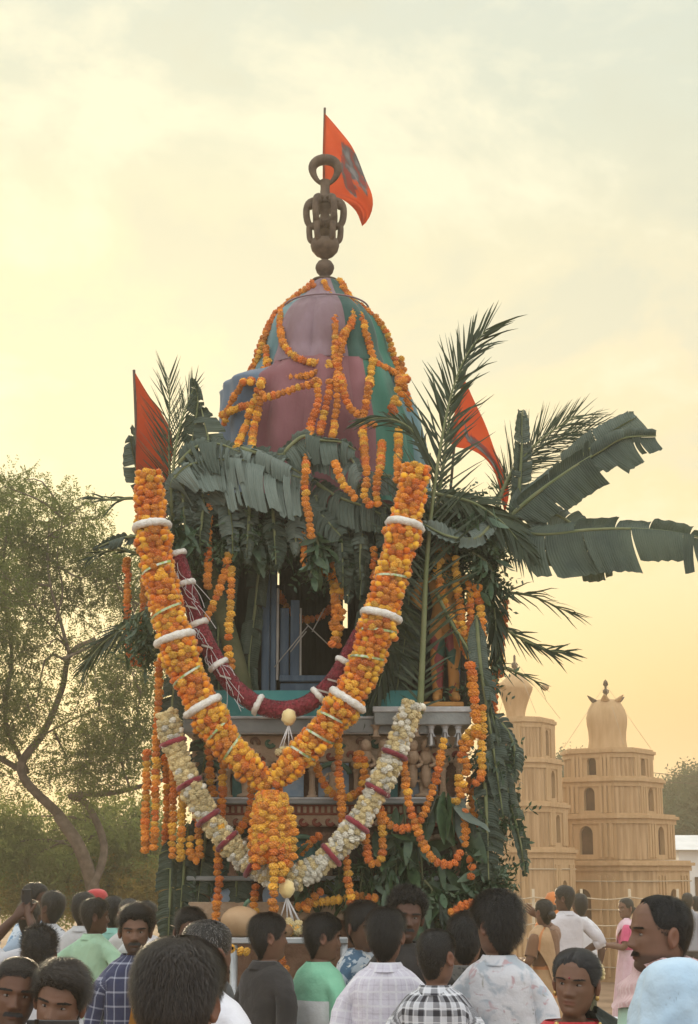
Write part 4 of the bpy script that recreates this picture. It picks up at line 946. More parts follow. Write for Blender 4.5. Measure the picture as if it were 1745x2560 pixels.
B(bp, L3([(1290, 1300, 10.12), (1298, 1220, 10.12), (1304, 1120, 10.12), (1306, 1025, 10.12)], 10), .075, .075, M_ban, (.2, -1, 0), .02, .02, .25, 11, .25, tipw=.5)
B(bp, L3([(1240, 1300, 9.8), (1190, 1345, 9.7), (1120, 1340, 9.66), (1050, 1305, 9.66)], 10), .06, .085, M_ban2, (0, -1, .5), .05, .15, .1, 12, .1, tipw=.1)

bl = thing('banana_plant', 'cut banana plant tied to the left roof corner with one leaf standing upright', 'banana plant', P(470, 1330, 10.0))
b = MB(); b.tube(spline(PP([(620, 1790, 10.2), (585, 1640, 10.15), (540, 1480, 10.1), (492, 1330, 10.05), (478, 1200, 10.0)], 10), 18), np.linspace(.07, .04, 18), 12); part('stem', b, M_stem, bl)
B(bl, L3([(470, 1240, 9.95), (478, 1130, 9.95), (490, 1050, 9.95), (494, 990, 9.95), (482, 945, 9.95)], 10), .075, .065, M_band, (.1, -1, .1), .05, .35, .35, 21, .45, tipw=.2)
B(bl, L3([(470, 1240, 9.9), (520, 1178, 9.85), (600, 1160, 9.8), (680, 1175, 9.78), (772, 1200, 9.78)], 10), .085, .36, M_ban2, (0, -1, .75), .2, .6, .85, 23, .35, tipw=.8)
B(bl, L3([(432, 1300, 9.88), (428, 1215, 9.82), (470, 1165, 9.78), (540, 1150, 9.76), (610, 1150, 9.74)], 10), .06, .24, M_ban2, (0, -1, .6), .2, .6, .85, 24, .4, tipw=.7)
B(bl, L3([(430, 1350, 10.05), (350, 1340, 10.1), (290, 1350, 10.15), (232, 1374, 10.2)], 10), .075, .05, M_band, (0, -1, .4), -.1, .25, .2, 25, .2, tipw=.1)
B(bl, L3([(450, 1300, 10.1), (370, 1240, 10.12), (335, 1150, 10.15), (325, 1090, 10.15)], 10), .09, .06, M_ban, (0, -1, .2), .1, .1, .5, 26, .5, tipw=.2)
B(bl, L3([(440, 1260, 10.15), (365, 1170, 10.17), (336, 1090, 10.2), (330, 1062, 10.2)], 10), .06, .05, M_ban, (0, -1, .2), .1, .1, .5, 27, .5, tipw=.2)

B(bl, L3([(455, 1290, 9.92), (500, 1200, 9.9), (520, 1110, 9.9), (510, 1050, 9.93), (500, 1010, 9.95)], 10), .10, .14, M_band, (.1, -1, .15), .1, .35, .6, 28, .5, tipw=.15)
B(bl, L3([(480, 1280, 9.9), (560, 1170, 9.86), (640, 1140, 9.84), (720, 1135, 9.84)], 10), .09, .16, M_ban, (0, -1, .5), .15, .5, .6, 29, .4, tipw=.4)
br = thing('banana_leaf_bunch', 'bunch of limp banana leaves over the middle of the chariot roof', 'leaves', P(800, 1230, 9.9))
B(br, L3([(720, 1130, 9.98), (770, 1112, 9.9), (830, 1118, 9.84), (880, 1150, 9.8), (905, 1200, 9.78)], 10), .05, .22, M_ban2, (0, -1, .5), .1, .6, .6, 31, .25, tipw=.6)
B(br, L3([(780, 1200, 9.95), (840, 1240, 9.86), (900, 1262, 9.82), (965, 1290, 9.82)], 10), .07, .20, M_ban, (0, -1, .45), .1, .6, .6, 32, .3, tipw=.5)
B(br, L3([(690, 1215, 9.95), (740, 1240, 9.86), (800, 1285, 9.82), (852, 1340, 9.8)], 10), .10, .14, M_ban, (0, -1, .4), .1, .5, .7, 33, .3, tipw=.5)
B(br, L3([(890, 1210, 9.95), (905, 1300, 9.9), (908, 1400, 9.88), (900, 1500, 9.88)], 10), .08, .09, M_band, (0, -1, .1), .0, .0, .4, 34, .3, tipw=.3)
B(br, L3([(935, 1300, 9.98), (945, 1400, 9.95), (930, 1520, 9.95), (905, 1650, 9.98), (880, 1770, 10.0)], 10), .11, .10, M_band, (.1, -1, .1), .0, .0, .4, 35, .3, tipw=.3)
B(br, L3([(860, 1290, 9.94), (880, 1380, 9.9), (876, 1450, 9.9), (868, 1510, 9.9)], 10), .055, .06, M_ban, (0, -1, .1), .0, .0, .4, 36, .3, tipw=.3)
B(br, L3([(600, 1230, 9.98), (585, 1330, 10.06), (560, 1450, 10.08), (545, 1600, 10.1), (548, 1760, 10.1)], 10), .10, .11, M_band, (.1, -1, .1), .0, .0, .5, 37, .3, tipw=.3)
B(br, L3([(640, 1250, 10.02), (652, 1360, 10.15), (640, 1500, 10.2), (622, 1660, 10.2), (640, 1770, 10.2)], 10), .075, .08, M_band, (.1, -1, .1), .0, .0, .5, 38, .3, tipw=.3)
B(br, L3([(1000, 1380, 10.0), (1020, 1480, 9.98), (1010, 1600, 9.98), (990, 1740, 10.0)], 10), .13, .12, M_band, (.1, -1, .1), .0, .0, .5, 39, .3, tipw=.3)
B(br, L3([(955, 1560, 9.99), (962, 1650, 9.97), (940, 1720, 9.95), (890, 1775, 9.93)], 10), .10, .10, M_band, (.1, -1, .1), .0, .1, .6, 40, .3, tipw=.3)

for i_, (x_, y_, dx, w_, l_, mm) in enumerate([(455, 1200, 6, .085, 150, M_ban), (510, 1220, -8, .09, 170, M_band), (570, 1235, 10, .09, 150, M_ban2), (625, 1240, -6, .08, 170, M_ban), (680, 1235, 8, .085, 190, M_band), (735, 1240, 4, .08, 150, M_ban2), (790, 1260, -10, .08, 190, M_ban), (850, 1290, 6, .08, 180, M_band), (905, 1280, -4, .07, 170, M_ban), (440, 1330, 10, .06, 200, M_band), (960, 1290, 10, .07, 200, M_band), (1010, 1260, -6, .08, 190, M_ban)]):
    B(br, L3([(x_, y_-20, 9.90), (x_+dx*.4, y_+l_*.3, 9.84), (x_+dx, y_+l_*.65, 9.83), (x_+dx*1.2, y_+l_, 9.85)], 10), w_, w_*.9, mm, (.15*(-1)**i_, -1, .1), 0, 0, .8, 60+i_, .5, tipw=.25)
B(br, L3([(600, 1120, 9.86), (660, 1138, 9.80), (720, 1165, 9.78), (775, 1198, 9.78)], 10), .06, .13, M_ban2, (0, -1, .7), .2, .5, .3, 81, .2, tipw=.5)
B(br, L3([(445, 1160, 9.84), (490, 1118, 9.80), (545, 1110, 9.78), (600, 1130, 9.78)], 10), .07, .24, M_ban, (0, -1, .6), .2, .55, .6, 82, .3, tipw=.5)
B(br, L3([(700, 1140, 9.86), (755, 1092, 9.82), (800, 1100, 9.80), (850, 1105, 9.80), (890, 1125, 9.80)], 10), .05, .20, M_ban, (0, -1, .6), .2, .5, .4, 83, .3, tipw=.4)
B(br, L3([(880, 1230, 9.86), (930, 1195, 9.82), (975, 1190, 9.80), (1020, 1215, 9.80)], 10), .05, .22, M_ban2, (0, -1, .6), .2, .5, .6, 84, .3, tipw=.4)
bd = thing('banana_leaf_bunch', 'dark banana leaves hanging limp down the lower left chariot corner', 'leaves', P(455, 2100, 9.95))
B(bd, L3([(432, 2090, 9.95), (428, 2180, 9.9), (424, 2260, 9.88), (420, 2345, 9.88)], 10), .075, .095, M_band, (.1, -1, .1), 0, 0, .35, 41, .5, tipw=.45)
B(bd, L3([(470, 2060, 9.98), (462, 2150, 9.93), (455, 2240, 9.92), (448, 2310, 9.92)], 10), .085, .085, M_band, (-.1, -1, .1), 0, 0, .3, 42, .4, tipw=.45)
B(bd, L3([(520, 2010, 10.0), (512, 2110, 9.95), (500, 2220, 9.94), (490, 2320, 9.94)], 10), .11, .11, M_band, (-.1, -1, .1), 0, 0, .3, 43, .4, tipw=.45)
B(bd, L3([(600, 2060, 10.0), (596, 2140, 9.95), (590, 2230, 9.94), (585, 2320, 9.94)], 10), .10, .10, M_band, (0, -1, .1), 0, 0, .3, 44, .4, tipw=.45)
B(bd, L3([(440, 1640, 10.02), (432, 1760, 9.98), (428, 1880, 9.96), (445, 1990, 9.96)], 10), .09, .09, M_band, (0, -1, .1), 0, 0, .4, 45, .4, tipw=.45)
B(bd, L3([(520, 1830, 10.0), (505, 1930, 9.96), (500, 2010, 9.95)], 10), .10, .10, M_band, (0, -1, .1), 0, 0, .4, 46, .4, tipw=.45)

bs = thing('banana_leaf_bunch', 'shredded banana leaves trailing down the right side of the chariot to the towers', 'leaves', P(1235, 1640, 9.95))
B(bs, L3([(1190, 1540, 9.85), (1203, 1680, 9.8), (1222, 1800, 9.8), (1242, 1930, 9.8), (1258, 2040, 9.8)], 10), .085, .075, M_ban, (.2, -1, .1), 0, .05, .75, 51, .5, tipw=.4)
B(bs, L3([(1232, 1790, 9.95), (1252, 1880, 9.92), (1275, 2000, 9.92), (1300, 2100, 9.92), (1314, 2190, 9.92)], 10), .075, .055, M_band, (.2, -1, .1), 0, .05, .6, 52, .45, tipw=.35)
B(bs, L3([(1205, 1900, 9.85), (1215, 2000, 9.8), (1218, 2100, 9.8), (1222, 2200, 9.8)], 10), .12, .09, M_band, (.2, -1, .1), 0, .05, .75, 53, .5, tipw=.4)
B(bs, L3([(1225, 1785, 10.0), (1258, 1815, 10.0), (1285, 1870, 10.0), (1282, 1960, 10.0)], 10), .07, .06, M_ban, (.2, -1, .1), .1, .1, .7, 54, .5, tipw=.4)
B(bs, L3([(1185, 1480, 9.95), (1195, 1580, 9.92), (1205, 1700, 9.92), (1212, 1780, 9.92)], 10), .07, .055, M_band, (.2, -1, .1), 0, 0, .7, 55, .5, tipw=.4)
B(bs, L3([(1240, 1930, 10.0), (1262, 1990, 10.0), (1300, 1996, 10.0)], 10), .05, .07, M_band, (0, -1, .3), .0, .4, .6, 56, .5, tipw=.4)

# palm fronds
def frond(label, path, Y, ll, lr, ang=.85, droop=.25, n=64, wid=.011, nrm=(0, -1, .1), seed=0, jit=.12, s0=.12, rach=.014, m=None, rootname=None):
    r = np.random.default_rng(seed); c = spline(PP(path, Y), n); t = tangents(c); nv = np.array(nrm, float)
    root = thing('palm_frond', label, 'palm frond', c[0]); b = MB(); b.tube(c, np.linspace(rach, .003, n), 7); part('rachis', b, M_rib, root)
    b = MB()
    for i in range(int(n*s0), n):
        s_ = (i/n-s0)/(1-s0); prof = min(1, .35+s_*2.2)*(1-.45*s_**2)
        for sg, l in ((1, ll), (-1, lr)):
            if l <= 0 or r.random() < .05: continue
            side = np.cross(t[i], nv)*sg; side /= np.linalg.norm(side); a = ang*(1-.62*s_)+r.normal()*jit
            d = t[i]*math.cos(a)+side*math.sin(a)+nv*r.normal()*.12; d /= np.linalg.norm(d); L = l*prof*(.85+.3*r.random()); pts = []
            for q in np.linspace(0, 1, 5):
                p = c[i]+d*L*q; p[2] -= droop*L*q*q*(1+r.normal()*.2); pts.append(p)
            pts = np.array(pts); wv = np.cross(d, nv+r.normal(size=3)*.5); wv /= np.linalg.norm(wv); ww = wid*np.array((.5, 1, .9, .6, .08))[:, None]*wv[None]
            b.grid(np.stack([pts-ww, pts+ww], 1))
    part('leaflets', b, m or M_palm, root, kind='stuff'); return root
frond('tall palm frond leaning over the right roof corner, its tip highest of all leaves', [(1050, 1785), (1058, 1600), (1066, 1420), (1082, 1250), (1104, 1100), (1130, 980), (1165, 890), (1215, 825)], 9.72, .46, .50, ang=.95, droop=.10, n=74, seed=1, s0=.02, rach=.022, wid=.008)
frond('stiff palm frond crossing the tall one and pointing up right', [(1090, 1290), (1110, 1150), (1130, 1010), (1155, 920), (1180, 850)], 9.85, .22, .40, ang=.6, droop=.05, n=34, seed=2, wid=.008)
frond('palm frond fanning out right of the right pennant', [(1235, 1290), (1268, 1200), (1310, 1140), (1370, 1085), (1440, 1040)], 10.15, .42, .36, ang=.8, droop=.05, n=60, seed=3, wid=.0042)
frond('palm frond fanning level to the right behind the banana leaves', [(1230, 1260), (1290, 1180), (1350, 1120), (1420, 1090), (1480, 1070)], 10.25, .34, .42, ang=.7, droop=.2, n=56, seed=4, wid=.004)
frond('palm frond drooping over the blue and green dome cloth from the tall frond', [(1085, 1180), (1050, 1100), (1010, 1060), (960, 1045), (905, 1050)], 9.85, .16, .22, ang=.45, droop=.22, n=46, seed=5, wid=.007)
frond('bent dry palm frond sticking out right above the pot shaped dome', [(1180, 1530), (1240, 1560), (1310, 1600), (1370, 1625), (1415, 1630)], 10.1, .22, .20, ang=.35, droop=.10, n=26, seed=6, wid=.007, jit=.25)
frond('thin palm leaflets sticking out right just below the banana leaves', [(1200, 1470), (1260, 1480), (1330, 1490), (1420, 1530)], 10.2, .24, .24, ang=.4, droop=.25, n=14, seed=7, wid=.005, jit=.3)
frond('lowest thin palm leaflets sticking out right toward the pot shaped dome', [(1190, 1650), (1230, 1660), (1290, 1680), (1345, 1705)], 10.2, .18, .15, ang=.3, droop=.1, n=12, seed=8, wid=.005, jit=.3)
frond('upright palm frond behind the left pennant', [(436, 1420), (430, 1300), (424, 1180), (422, 1100), (424, 1020), (422, 945)], 10.0, .30, .34, ang=.85, droop=-.06, n=66, seed=9, wid=.0038)
frond('palm frond in front of the upright one, bending right to the standing banana leaf', [(425, 1330), (432, 1200), (440, 1110), (458, 1040), (485, 965)], 9.93, .20, .28, ang=.75, droop=.02, n=50, seed=10, wid=.0038)
frond('palm frond hanging out to the left over the feathery tree', [(400, 1500), (350, 1540), (300, 1575), (250, 1615), (215, 1660)], 10.1, .22, .26, ang=.45, droop=.12, n=36, seed=11, wid=.007)
frond('few palm leaflets jutting left at roof height against the sky', [(370, 1250), (330, 1245), (285, 1250), (228, 1242)], 10.15, .14, .16, ang=.35, droop=.18, n=9, seed=12, wid=.007, jit=.3)
frond('frayed palm leaflets jutting left above the left banana leaf', [(380, 1400), (330, 1380), (280, 1375), (225, 1392)], 10.2, .16, .12, ang=.4, droop=.15, n=14, seed=13, wid=.006, jit=.25)
frond('palm frond laid down the right cabin side beside the stem of the tall frond', [(1000, 1345), (985, 1450), (975, 1560), (955, 1680), (930, 1780)], 9.90, .24, .24, ang=.6, droop=.25, n=50, seed=14)
frond('long palm leaf sloping down past the statue to the corner slab', [(1090, 1480), (1130, 1560), (1180, 1640), (1215, 1720), (1240, 1830)], 9.80, .12, .12, ang=.2, droop=.2, n=26, seed=15, wid=.012)
frond('dark palm frond lying over the right roof edge below the right pennant', [(1060, 1230), (1120, 1240), (1190, 1260), (1260, 1310), (1310, 1370)], 9.78, .28, .26, ang=.7, droop=.25, n=54, seed=16)
frond('dark palm frond hanging behind the right corner bunch of strings', [(1190, 1330), (1215, 1420), (1235, 1520), (1245, 1640)], 10.05, .22, .2, ang=.6, droop=.25, n=50, seed=17)

# leafy branches: single leaves are parts
def leaf_mesh(name, m, l, w_, seed):
    r = np.random.default_rng(seed); s_ = np.linspace(0, 1, 7); g_ = []
    for q in s_:
        ww = w_*math.sin(math.pi*min(1, q*.93+.04))**.8*(1-.25*q); z = q*l; bend = -.18*l*q*q*r.uniform(.3, 1)
        g_.append([(-ww, bend+.25*ww, z), (0, bend, z), (ww, bend+.25*ww, z)])
    b = MB(); b.grid(np.array(g_)); return b.mesh(name, m)
LF = [leaf_mesh('leaf', M_mango, 1, .13+.03*k, k) for k in range(3)]+[leaf_mesh('leaf', M_mangoP, 1, .16, 9)]
LW = [leaf_mesh('leaf', M_mango, 1, .19, 20), leaf_mesh('leaf', M_ban2, 1, .20, 21)]
def branch(label, path, Y, n, size, spread=.10, down=.8, group='leafy branches tied to the chariot', meshes=LF, name='leafy_branch', cat='branch'):
    c = spline(PP(path, Y), 24); root = thing(name, label, cat, c[0], group); b = MB(); b.tube(c, np.linspace(.010, .004, 24), 6); part('stem', b, M_stem, root)
    for i in range(n):
        k = min(23, int(24*(i+.5)/n)); d = RNG.normal(size=3)*np.array((1, .6, .6)); d[1] -= .25; d[2] -= down*1.6; d /= np.linalg.norm(d)
        p = c[k]+RNG.normal(size=3)*spread*np.array((.6, .35, .6)); p[1] = min(p[1], Y+.03); s_ = size*random.uniform(.65, 1.25)
        inst('leaf', random.choice(meshes), root, p, quat(d), s_)
for i, (lab, pa, n, s_, sp) in enumerate([
    ('mango leaf branch hanging below the U shaped marigold loop', [(925, 2110), (930, 2180), (925, 2260)], 26, .17, .10),
    ('mango leaf branch hanging left of the deep bowl string', [(985, 2090), (990, 2170), (985, 2260)], 26, .18, .11),
    ('mango leaf branch hanging inside the deep bowl string', [(1050, 2090), (1055, 2180), (1060, 2270)], 28, .19, .11),
    ('mango leaf branch low on the right below the deep bowl string', [(1100, 2170), (1108, 2240), (1110, 2310)], 26, .20, .12),
    ('mango leaf branch at the lowest right corner behind the big haired man', [(1180, 2110), (1185, 2180), (1190, 2250)], 30, .16, .10),
    ('mango leaf branch in the shade above the wide dark leaves', [(1010, 2010), (1015, 2080), (1020, 2140)], 20, .16, .09),
    ('mango leaf branch in the fourth lower arch of the facade', [(850, 2120), (848, 2180), (850, 2235)], 20, .14, .09),
    ('mango leaf branch low under the end of the cream garland', [(775, 2150), (780, 2200), (770, 2250)], 22, .13, .10),
    ('mango leaf branch hanging below the lower ledge left of the small U loop', [(905, 2180), (900, 2230), (890, 2280)], 16, .15, .09),
    ('mango leaf branch on the right roof corner beside the tall palm frond', [(1120, 1250), (1170, 1285), (1220, 1340)], 28, .15, .12),
    ('mango leaf branch hanging above the bunch of right corner strings', [(1180, 1380), (1210, 1400), (1235, 1430)], 26, .13, .09),
    ('mango leaf branch at the left edge under the loop of marigolds', [(375, 1520), (368, 1580), (372, 1640)], 26, .11, .08),
    ('mango leaf branch sticking out at the long left corner string', [(520, 2200), (510, 2215), (500, 2225)], 6, .12, .03)]):
    branch(lab, pa, 9.84 if i < 11 else 9.95, n, s_, sp)
branch('toran of pale narrow leaves hanging under the roof edge of the cabin', [(590, 1310), (680, 1345), (760, 1330)], 9.96, 46, .22, .05, 1.6)
branch('second toran of leaves under the roof edge right of the cabin light gap', [(790, 1340), (860, 1350), (940, 1330)], 9.96, 30, .20, .05, 1.6)
branch('grass green leaf tuft hanging at the top centre of the cabin', [(790, 1340), (800, 1380), (803, 1420)], 9.80, 34, .13, .05, .7)
branch('leaves hanging at the upper left cabin corner beside the giant garland', [(430, 1310), (470, 1330), (500, 1340)], 9.84, 30, .17, .06, 1.0)
branch('wide dark leaves hanging together at the right lower corner', [(1080, 2000), (1110, 1990), (1130, 2010)], 9.78, 9, .36, .05, 1.5, meshes=LW)
branch('wide drooping leaves behind the curly haired man', [(1060, 2200), (1080, 2230), (1050, 2260)], 9.80, 9, .30, .08, 1.3, meshes=LW)
# fine ferny sprays, uncountable
fs = MB(); cl = [(1215, 1900, 30), (1225, 2050, 32), (1215, 2180, 38), (1185, 2240, 40), (1150, 2210, 40), (1195, 1700, 22), (1210, 1440, 35), (1190, 1340, 50), (1130, 1290, 50), (1090, 1400, 30), (990, 2180, 45), (1080, 2230, 45), (880, 2210, 35), (365, 1580, 32), (800, 1390, 22), (560, 1330, 40), (640, 1330, 40), (450, 1380, 30)]
cc = np.array([P(x, y, 9.98) for x, y, r_ in cl]); sprays(fs, cc, np.array([r_/400 for x, y, r_ in cl]), 1700, .042, 12, .55, seed=5, shell=.1)
single('fern_sprays', 'fine ferny green sprays filling the gaps along the chariot corners', 'greenery', fs, M_mango, P(1200, 1900, 9.98), smooth=False, kind='stuff')
# ------------------------------------------------------------------ people
NC = 56
_u = np.linspace(0, 2*math.pi, NC, endpoint=False); THETA = _u-.42*np.sin(_u)          # columns, denser on the face
HT = np.array([(.2350, .002, .000, .018), (.2335, .020, .012, .036), (.229, .037, .030, .056), (.220, .053, .053, .075), (.205, .066, .073, .090), (.185, .0745, .086, .100), (.160, .078, .092, .104), (.135, .0775, .0925, .103), (.115, .0755, .089, .098),
               (.095, .0735, .088, .091), (.070, .0695, .0865, .081), (.050, .065, .0855, .070), (.030, .058, .084, .062), (.014, .049, .081, .058), (.002, .040, .073, .056), (-.006, .045, .052, .056), (-.016, .050, .042, .056), (-.035, .0525, .040, .057), (-.055, .055, .043, .062)])[::-1]
def gs(x, m, s): return np.exp(-((x-m)/s)**2*.5)
def head_pt(th, z, k=None):
    k = k or {}; th = np.asarray(th, float); z = np.asarray(z, float)
    a, f, b = (np.interp(z, HT[:, 0], HT[:, i]) for i in (1, 2, 3)); jw = k.get('jaw', 1.0)
    a = a*(1+(jw-1)*np.clip((.09-z)/.06, 0, 1))
    sn, cs = np.sin(th), np.cos(th); x = a*np.sign(sn)*np.abs(sn)**.92
    y = np.where(cs > 0, -f*np.abs(cs)**.90, b*np.abs(cs)**.95)
    fr = np.clip(cs*1.6, 0, 1); d = 0
    nl = k.get('nose', 1.0)
    ramp = np.interp(z, [.066, .072, .080, .125, .145], [0, .012, .023*nl, .005, 0]); sx = np.interp(z, [.07, .082, .125], [.0100, .0105, .0070])
    d = d+ramp*np.exp(-np.abs(x/sx)**2.2*.5)
    d = d+.0085*gs(z, .0785, .0060)*(gs(x, .0145, .0055)+gs(x, -.0145, .0055))
    d = d+.0050*gs(z, .137, .008)*(gs(x, .028, .018)+gs(x, -.028, .018))
    d = d-.0100*gs(z, .118, .0095)*(gs(x, .030, .013)+gs(x, -.030, .013))
    d = d+.0045*gs(z, .093, .014)*(gs(x, .044, .016)+gs(x, -.044, .016))
    d = d+.0060*gs(z, .0545, .0042)*np.exp(-(x/.021)**4)*(1-.3*gs(x, 0, .004))+.0068*gs(z, .0435, .0045)*np.exp(-(x/.018)**4)-.0045*gs(z, .0492, .0018)*np.exp(-(x/.022)**4)-.0025*gs(z, .034, .004)*gs(x, 0, .014)
    d = d+.0065*gs(z, .016, .010)*gs(x, 0, .015)
    return np.stack([x, y-d*fr, z+0*x], -1)
def skin_tint(p, skin, k):
    x, z = p[..., 0], p[..., 2]; fr = (p[..., 1] < -.03)
    c = np.ones(p.shape)*np.array(skin); var = np.array([noise.noise((q[0]*30, q[1]*30, q[2]*30)) for q in p.reshape(-1, 3)]).reshape(x.shape)
    c = c*(1+.14*var)[..., None]
    lip = fr*np.exp(-((z-.049)/.0085)**4)*np.exp(-(x/.024)**4); c = c*(1-.75*lip[..., None])+.75*lip[..., None]*np.array(skin)*np.array((1.05, .62, .60))
    if k.get('stubble'):
        bd = np.clip((.062-z)/.012, 0, 1)*(p[..., 1] < .02)*np.clip((z+.03)/.02, 0, 1)*(1-lip); bd = bd+np.clip((.07-z)/.006, 0, 1)*np.clip((z-.055)/.004, 0, 1)*np.exp(-(x/.026)**4)*fr
        bd = np.clip(bd, 0, 1)*k['stubble']; c = c*(1-bd[..., None])+bd[..., None]*np.array((.022, .018, .016))
    return c
BT = np.array([(1.40, .062, .048, .068), (1.385, .076, .054, .076), (1.370, .104, .064, .084), (1.345, .132, .078, .093), (1.30, .142, .088, .096), (1.24, .142, .096, .095), (1.16, .140, .096, .088), (1.06, .134, .090, .080), (.98, .134, .090, .084), (.90, .148, .094, .104), (.84, .154, .092, .112), (.78, .154, .086, .106)])[::-1]
ST = np.array([(1.425, .066, .054, .074), (1.405, .090, .064, .086), (1.382, .128, .080, .100), (1.348, .158, .096, .112), (1.30, .170, .110, .117), (1.22, .172, .119, .118), (1.10, .170, .119, .112), (1.0, .170, .119, .115), (.90, .178, .120, .126), (.80, .184, .121, .132)])[::-1]
TT = np.array([(.97, .158, .102, .098), (.90, .166, .104, .114), (.84, .172, .104, .122), (.77, .172, .10, .116)])[::-1]
def loft_ring(z, tab, p=.82, wid=1.0, bel=0):
    a, f, b = (np.interp(z, tab[:, 0], tab[:, i]) for i in (1, 2, 3)); f = f+bel*math.exp(-((z-1.03)/.13)**2); sn, cs = np.sin(THETA), np.cos(THETA)
    q = p if z < 1.36 else p+(1-p)*min(1, (z-1.36)/.04)
    return np.stack([a*wid*np.sign(sn)*np.abs(sn)**q, np.where(cs > 0, -f, b)*np.abs(cs)**q, np.full(NC, z)], 1)
ARMS = {'down': ((.222, .03, 1.07), (.232, -.05, .83)), 'hip': ((.345, .09, 1.13), (.21, -.05, 1.00)), 'front': ((.245, -.04, 1.09), (.10, -.25, 1.10)),
        'phone': ((.24, -.20, 1.17), (.07, -.31, 1.37)), 'high': ((.23, -.28, 1.36), (.055, -.38, 1.57)), 'head': ((.36, -.14, 1.38), (.15, -.20, 1.52)), 'cross': ((.25, -.03, 1.10), (.02, -.20, 1.14)), 'selfie': ((.24, -.20, 1.18), (.095, -.42, 1.37)), 'back': ((.245, .10, 1.09), (.06, .17, .98))}
def extrude(mb, loop, path, rads, basis=None, cap=True, uv0=None, col=None):
    """continue an open loop of existing vertices as a tapering limb along path (rads: (width, depth) per path point)"""
    mb.recalc = True; V = np.vstack(mb.v); L = V[loop]; path = np.asarray(path, float); t, e1, e2 = frames(path, (0, -1, .01))
    if basis is not None: e1 = np.repeat(np.array(basis, float)[None], len(path), 0); e1 -= t*(e1*t).sum(1)[:, None]; e1 /= np.linalg.norm(e1, axis=1)[:, None]; e2 = np.cross(t, e1)
    c0 = L.mean(0); Lr = L-c0; nl = np.cross(Lr, np.roll(Lr, -1, 0)).sum(0); nl /= np.linalg.norm(nl); s_ = np.dot(nl, t[0]); s_ = s_ if abs(s_) > .6 else nl[0]*c0[0]
    Lr = Lr@np.array(Vector(nl*(1 if s_ > 0 else -1)).rotation_difference(Vector(t[0])).to_matrix()).T
    ang = np.arctan2(Lr@e2[0], Lr@e1[0]); n = len(loop); prev = list(loop); dist = 0
    for i in range(len(path)):
        ra, rb = rads[i]; ring = path[i]+np.cos(ang)[:, None]*e1[i]*ra+np.sin(ang)[:, None]*e2[i]*rb
        if i: dist += np.linalg.norm(path[i]-path[i-1])
        uv = np.c_[ang/(2*math.pi)*.42+6, np.full(n, 1.4-dist)]
        k = mb.add(ring, [], uv=uv, col=None if col is None else np.ones((n, 3))*col); cur = list(range(k, k+n))
        for j in range(n): mb.f.append((prev[j], prev[(j+1) % n], cur[(j+1) % n], cur[j])); mb.m.append(0)
        prev = cur
    if cap: mb.f.append(tuple(prev)); mb.m.append(0)
    return prev, path[-1], t[-1], e1[-1], e2[-1]
def arm_window(rows, zlo, zhi, zs, side):
    cols = [j for j in range(NC) if abs(((THETA[j]-side*math.pi/2+math.pi) % (2*math.pi))-math.pi) < .50]
    if cols[0] == 0 and cols[-1] == NC-1: cols = [j for j in cols if j > NC/2]+[j for j in cols if j <= NC/2]
    rr = [i for i in range(len(zs)) if zlo <= zs[i] <= zhi]; r0, r1 = rr[0], rr[-1]; c0, c1 = cols[0], cols[-1]
    loop = [(r0, j) for j in range(c0, c1+1)]+[(i, c1) for i in range(r0+1, r1+1)]+[(r1, j) for j in range(c1-1, c0-1, -1)]+[(i, c0) for i in range(r1-1, r0, -1)]
    holes = {(i, j) for i in range(r0, r1) for j in range(c0, c1)}
    return loop, holes
def torso(mb, zs, tab, wid=1.0, p=.82, extra=None, col=None, bel=0):
    """rings (top to bottom) with armholes; returns armhole loops and first/last ring indices"""
    rows = [loft_ring(z, tab, p, wid, bel) for z in zs]
    holes = set(); loops = {}
    for sd in (1, -1):
        lp, hs = arm_window(rows, 1.235, 1.372, zs, sd); loops[sd] = lp; holes |= hs
    g_ = np.array(rows); uv = np.stack([np.repeat((THETA/(2*math.pi)*1.15)[None], len(zs), 0), np.repeat(np.array(zs)[:, None], NC, 1)], 2)
    k = mb.add(g_.reshape(-1, 3), [], uv=uv.reshape(-1, 2), col=None if col is None else np.ones((len(zs)*NC, 3))*col)
    for i in range(len(zs)-1):
        for j in range(NC):
            if (i, j) in holes: continue
            j2 = (j+1) % NC; mb.f.append((k+i*NC+j, k+(i+1)*NC+j, k+(i+1)*NC+j2, k+i*NC+j2)); mb.m.append(0)
    return {s: [k+i*NC+j % NC for i, j in lp] for s, lp in loops.items()}, k, k+(len(zs)-1)*NC
def legs(mb, last, tab_r, zc, foot, col=None, ankle=.09):
    """split the bottom ring in two and run a leg down from each half"""
    fr, bk = 0, int(np.argmin(np.abs(THETA-math.pi))); V = np.vstack(mb.v)
    a, b = V[last+fr], V[last+bk]; mid = [a*(1-t)+b*t+np.array((0, 0, -.015*math.sin(math.pi*t))) for t in (.25, .5, .75)]
    k = mb.add(mid, [], uv=np.zeros((3, 2)), col=None if col is None else np.ones((3, 3))*col)
    lp1 = [last+j for j in range(fr, bk+1)]+[k+2, k+1, k]; lp2 = [last+j % NC for j in range(bk, NC+1)]+[k, k+1, k+2]
    for sg, lp in ((1, lp1), (-1, lp2)):
        p = [(.088, .0, zc-.06), (.090, -.005, .62), (.092, -.012, .48), (.094, .005, .34), (.096, .02, ankle)]; r = [(tab_r[0],)*2, (tab_r[1],)*2, (tab_r[2],)*2, (tab_r[3],)*2, (tab_r[4],)*2]
        if foot: p += [(.098, .005, .045), (.104, -.06, .032), (.110, -.14, .022), (.112, -.175, .016)]; r += [(.040, .042), (.040, .030), (.042, .020), (.025, .010)]
        extrude(mb, lp, [(sg*x, y, z) for x, y, z in p], r, basis=(1, 0, 0), cap=foot, col=col)
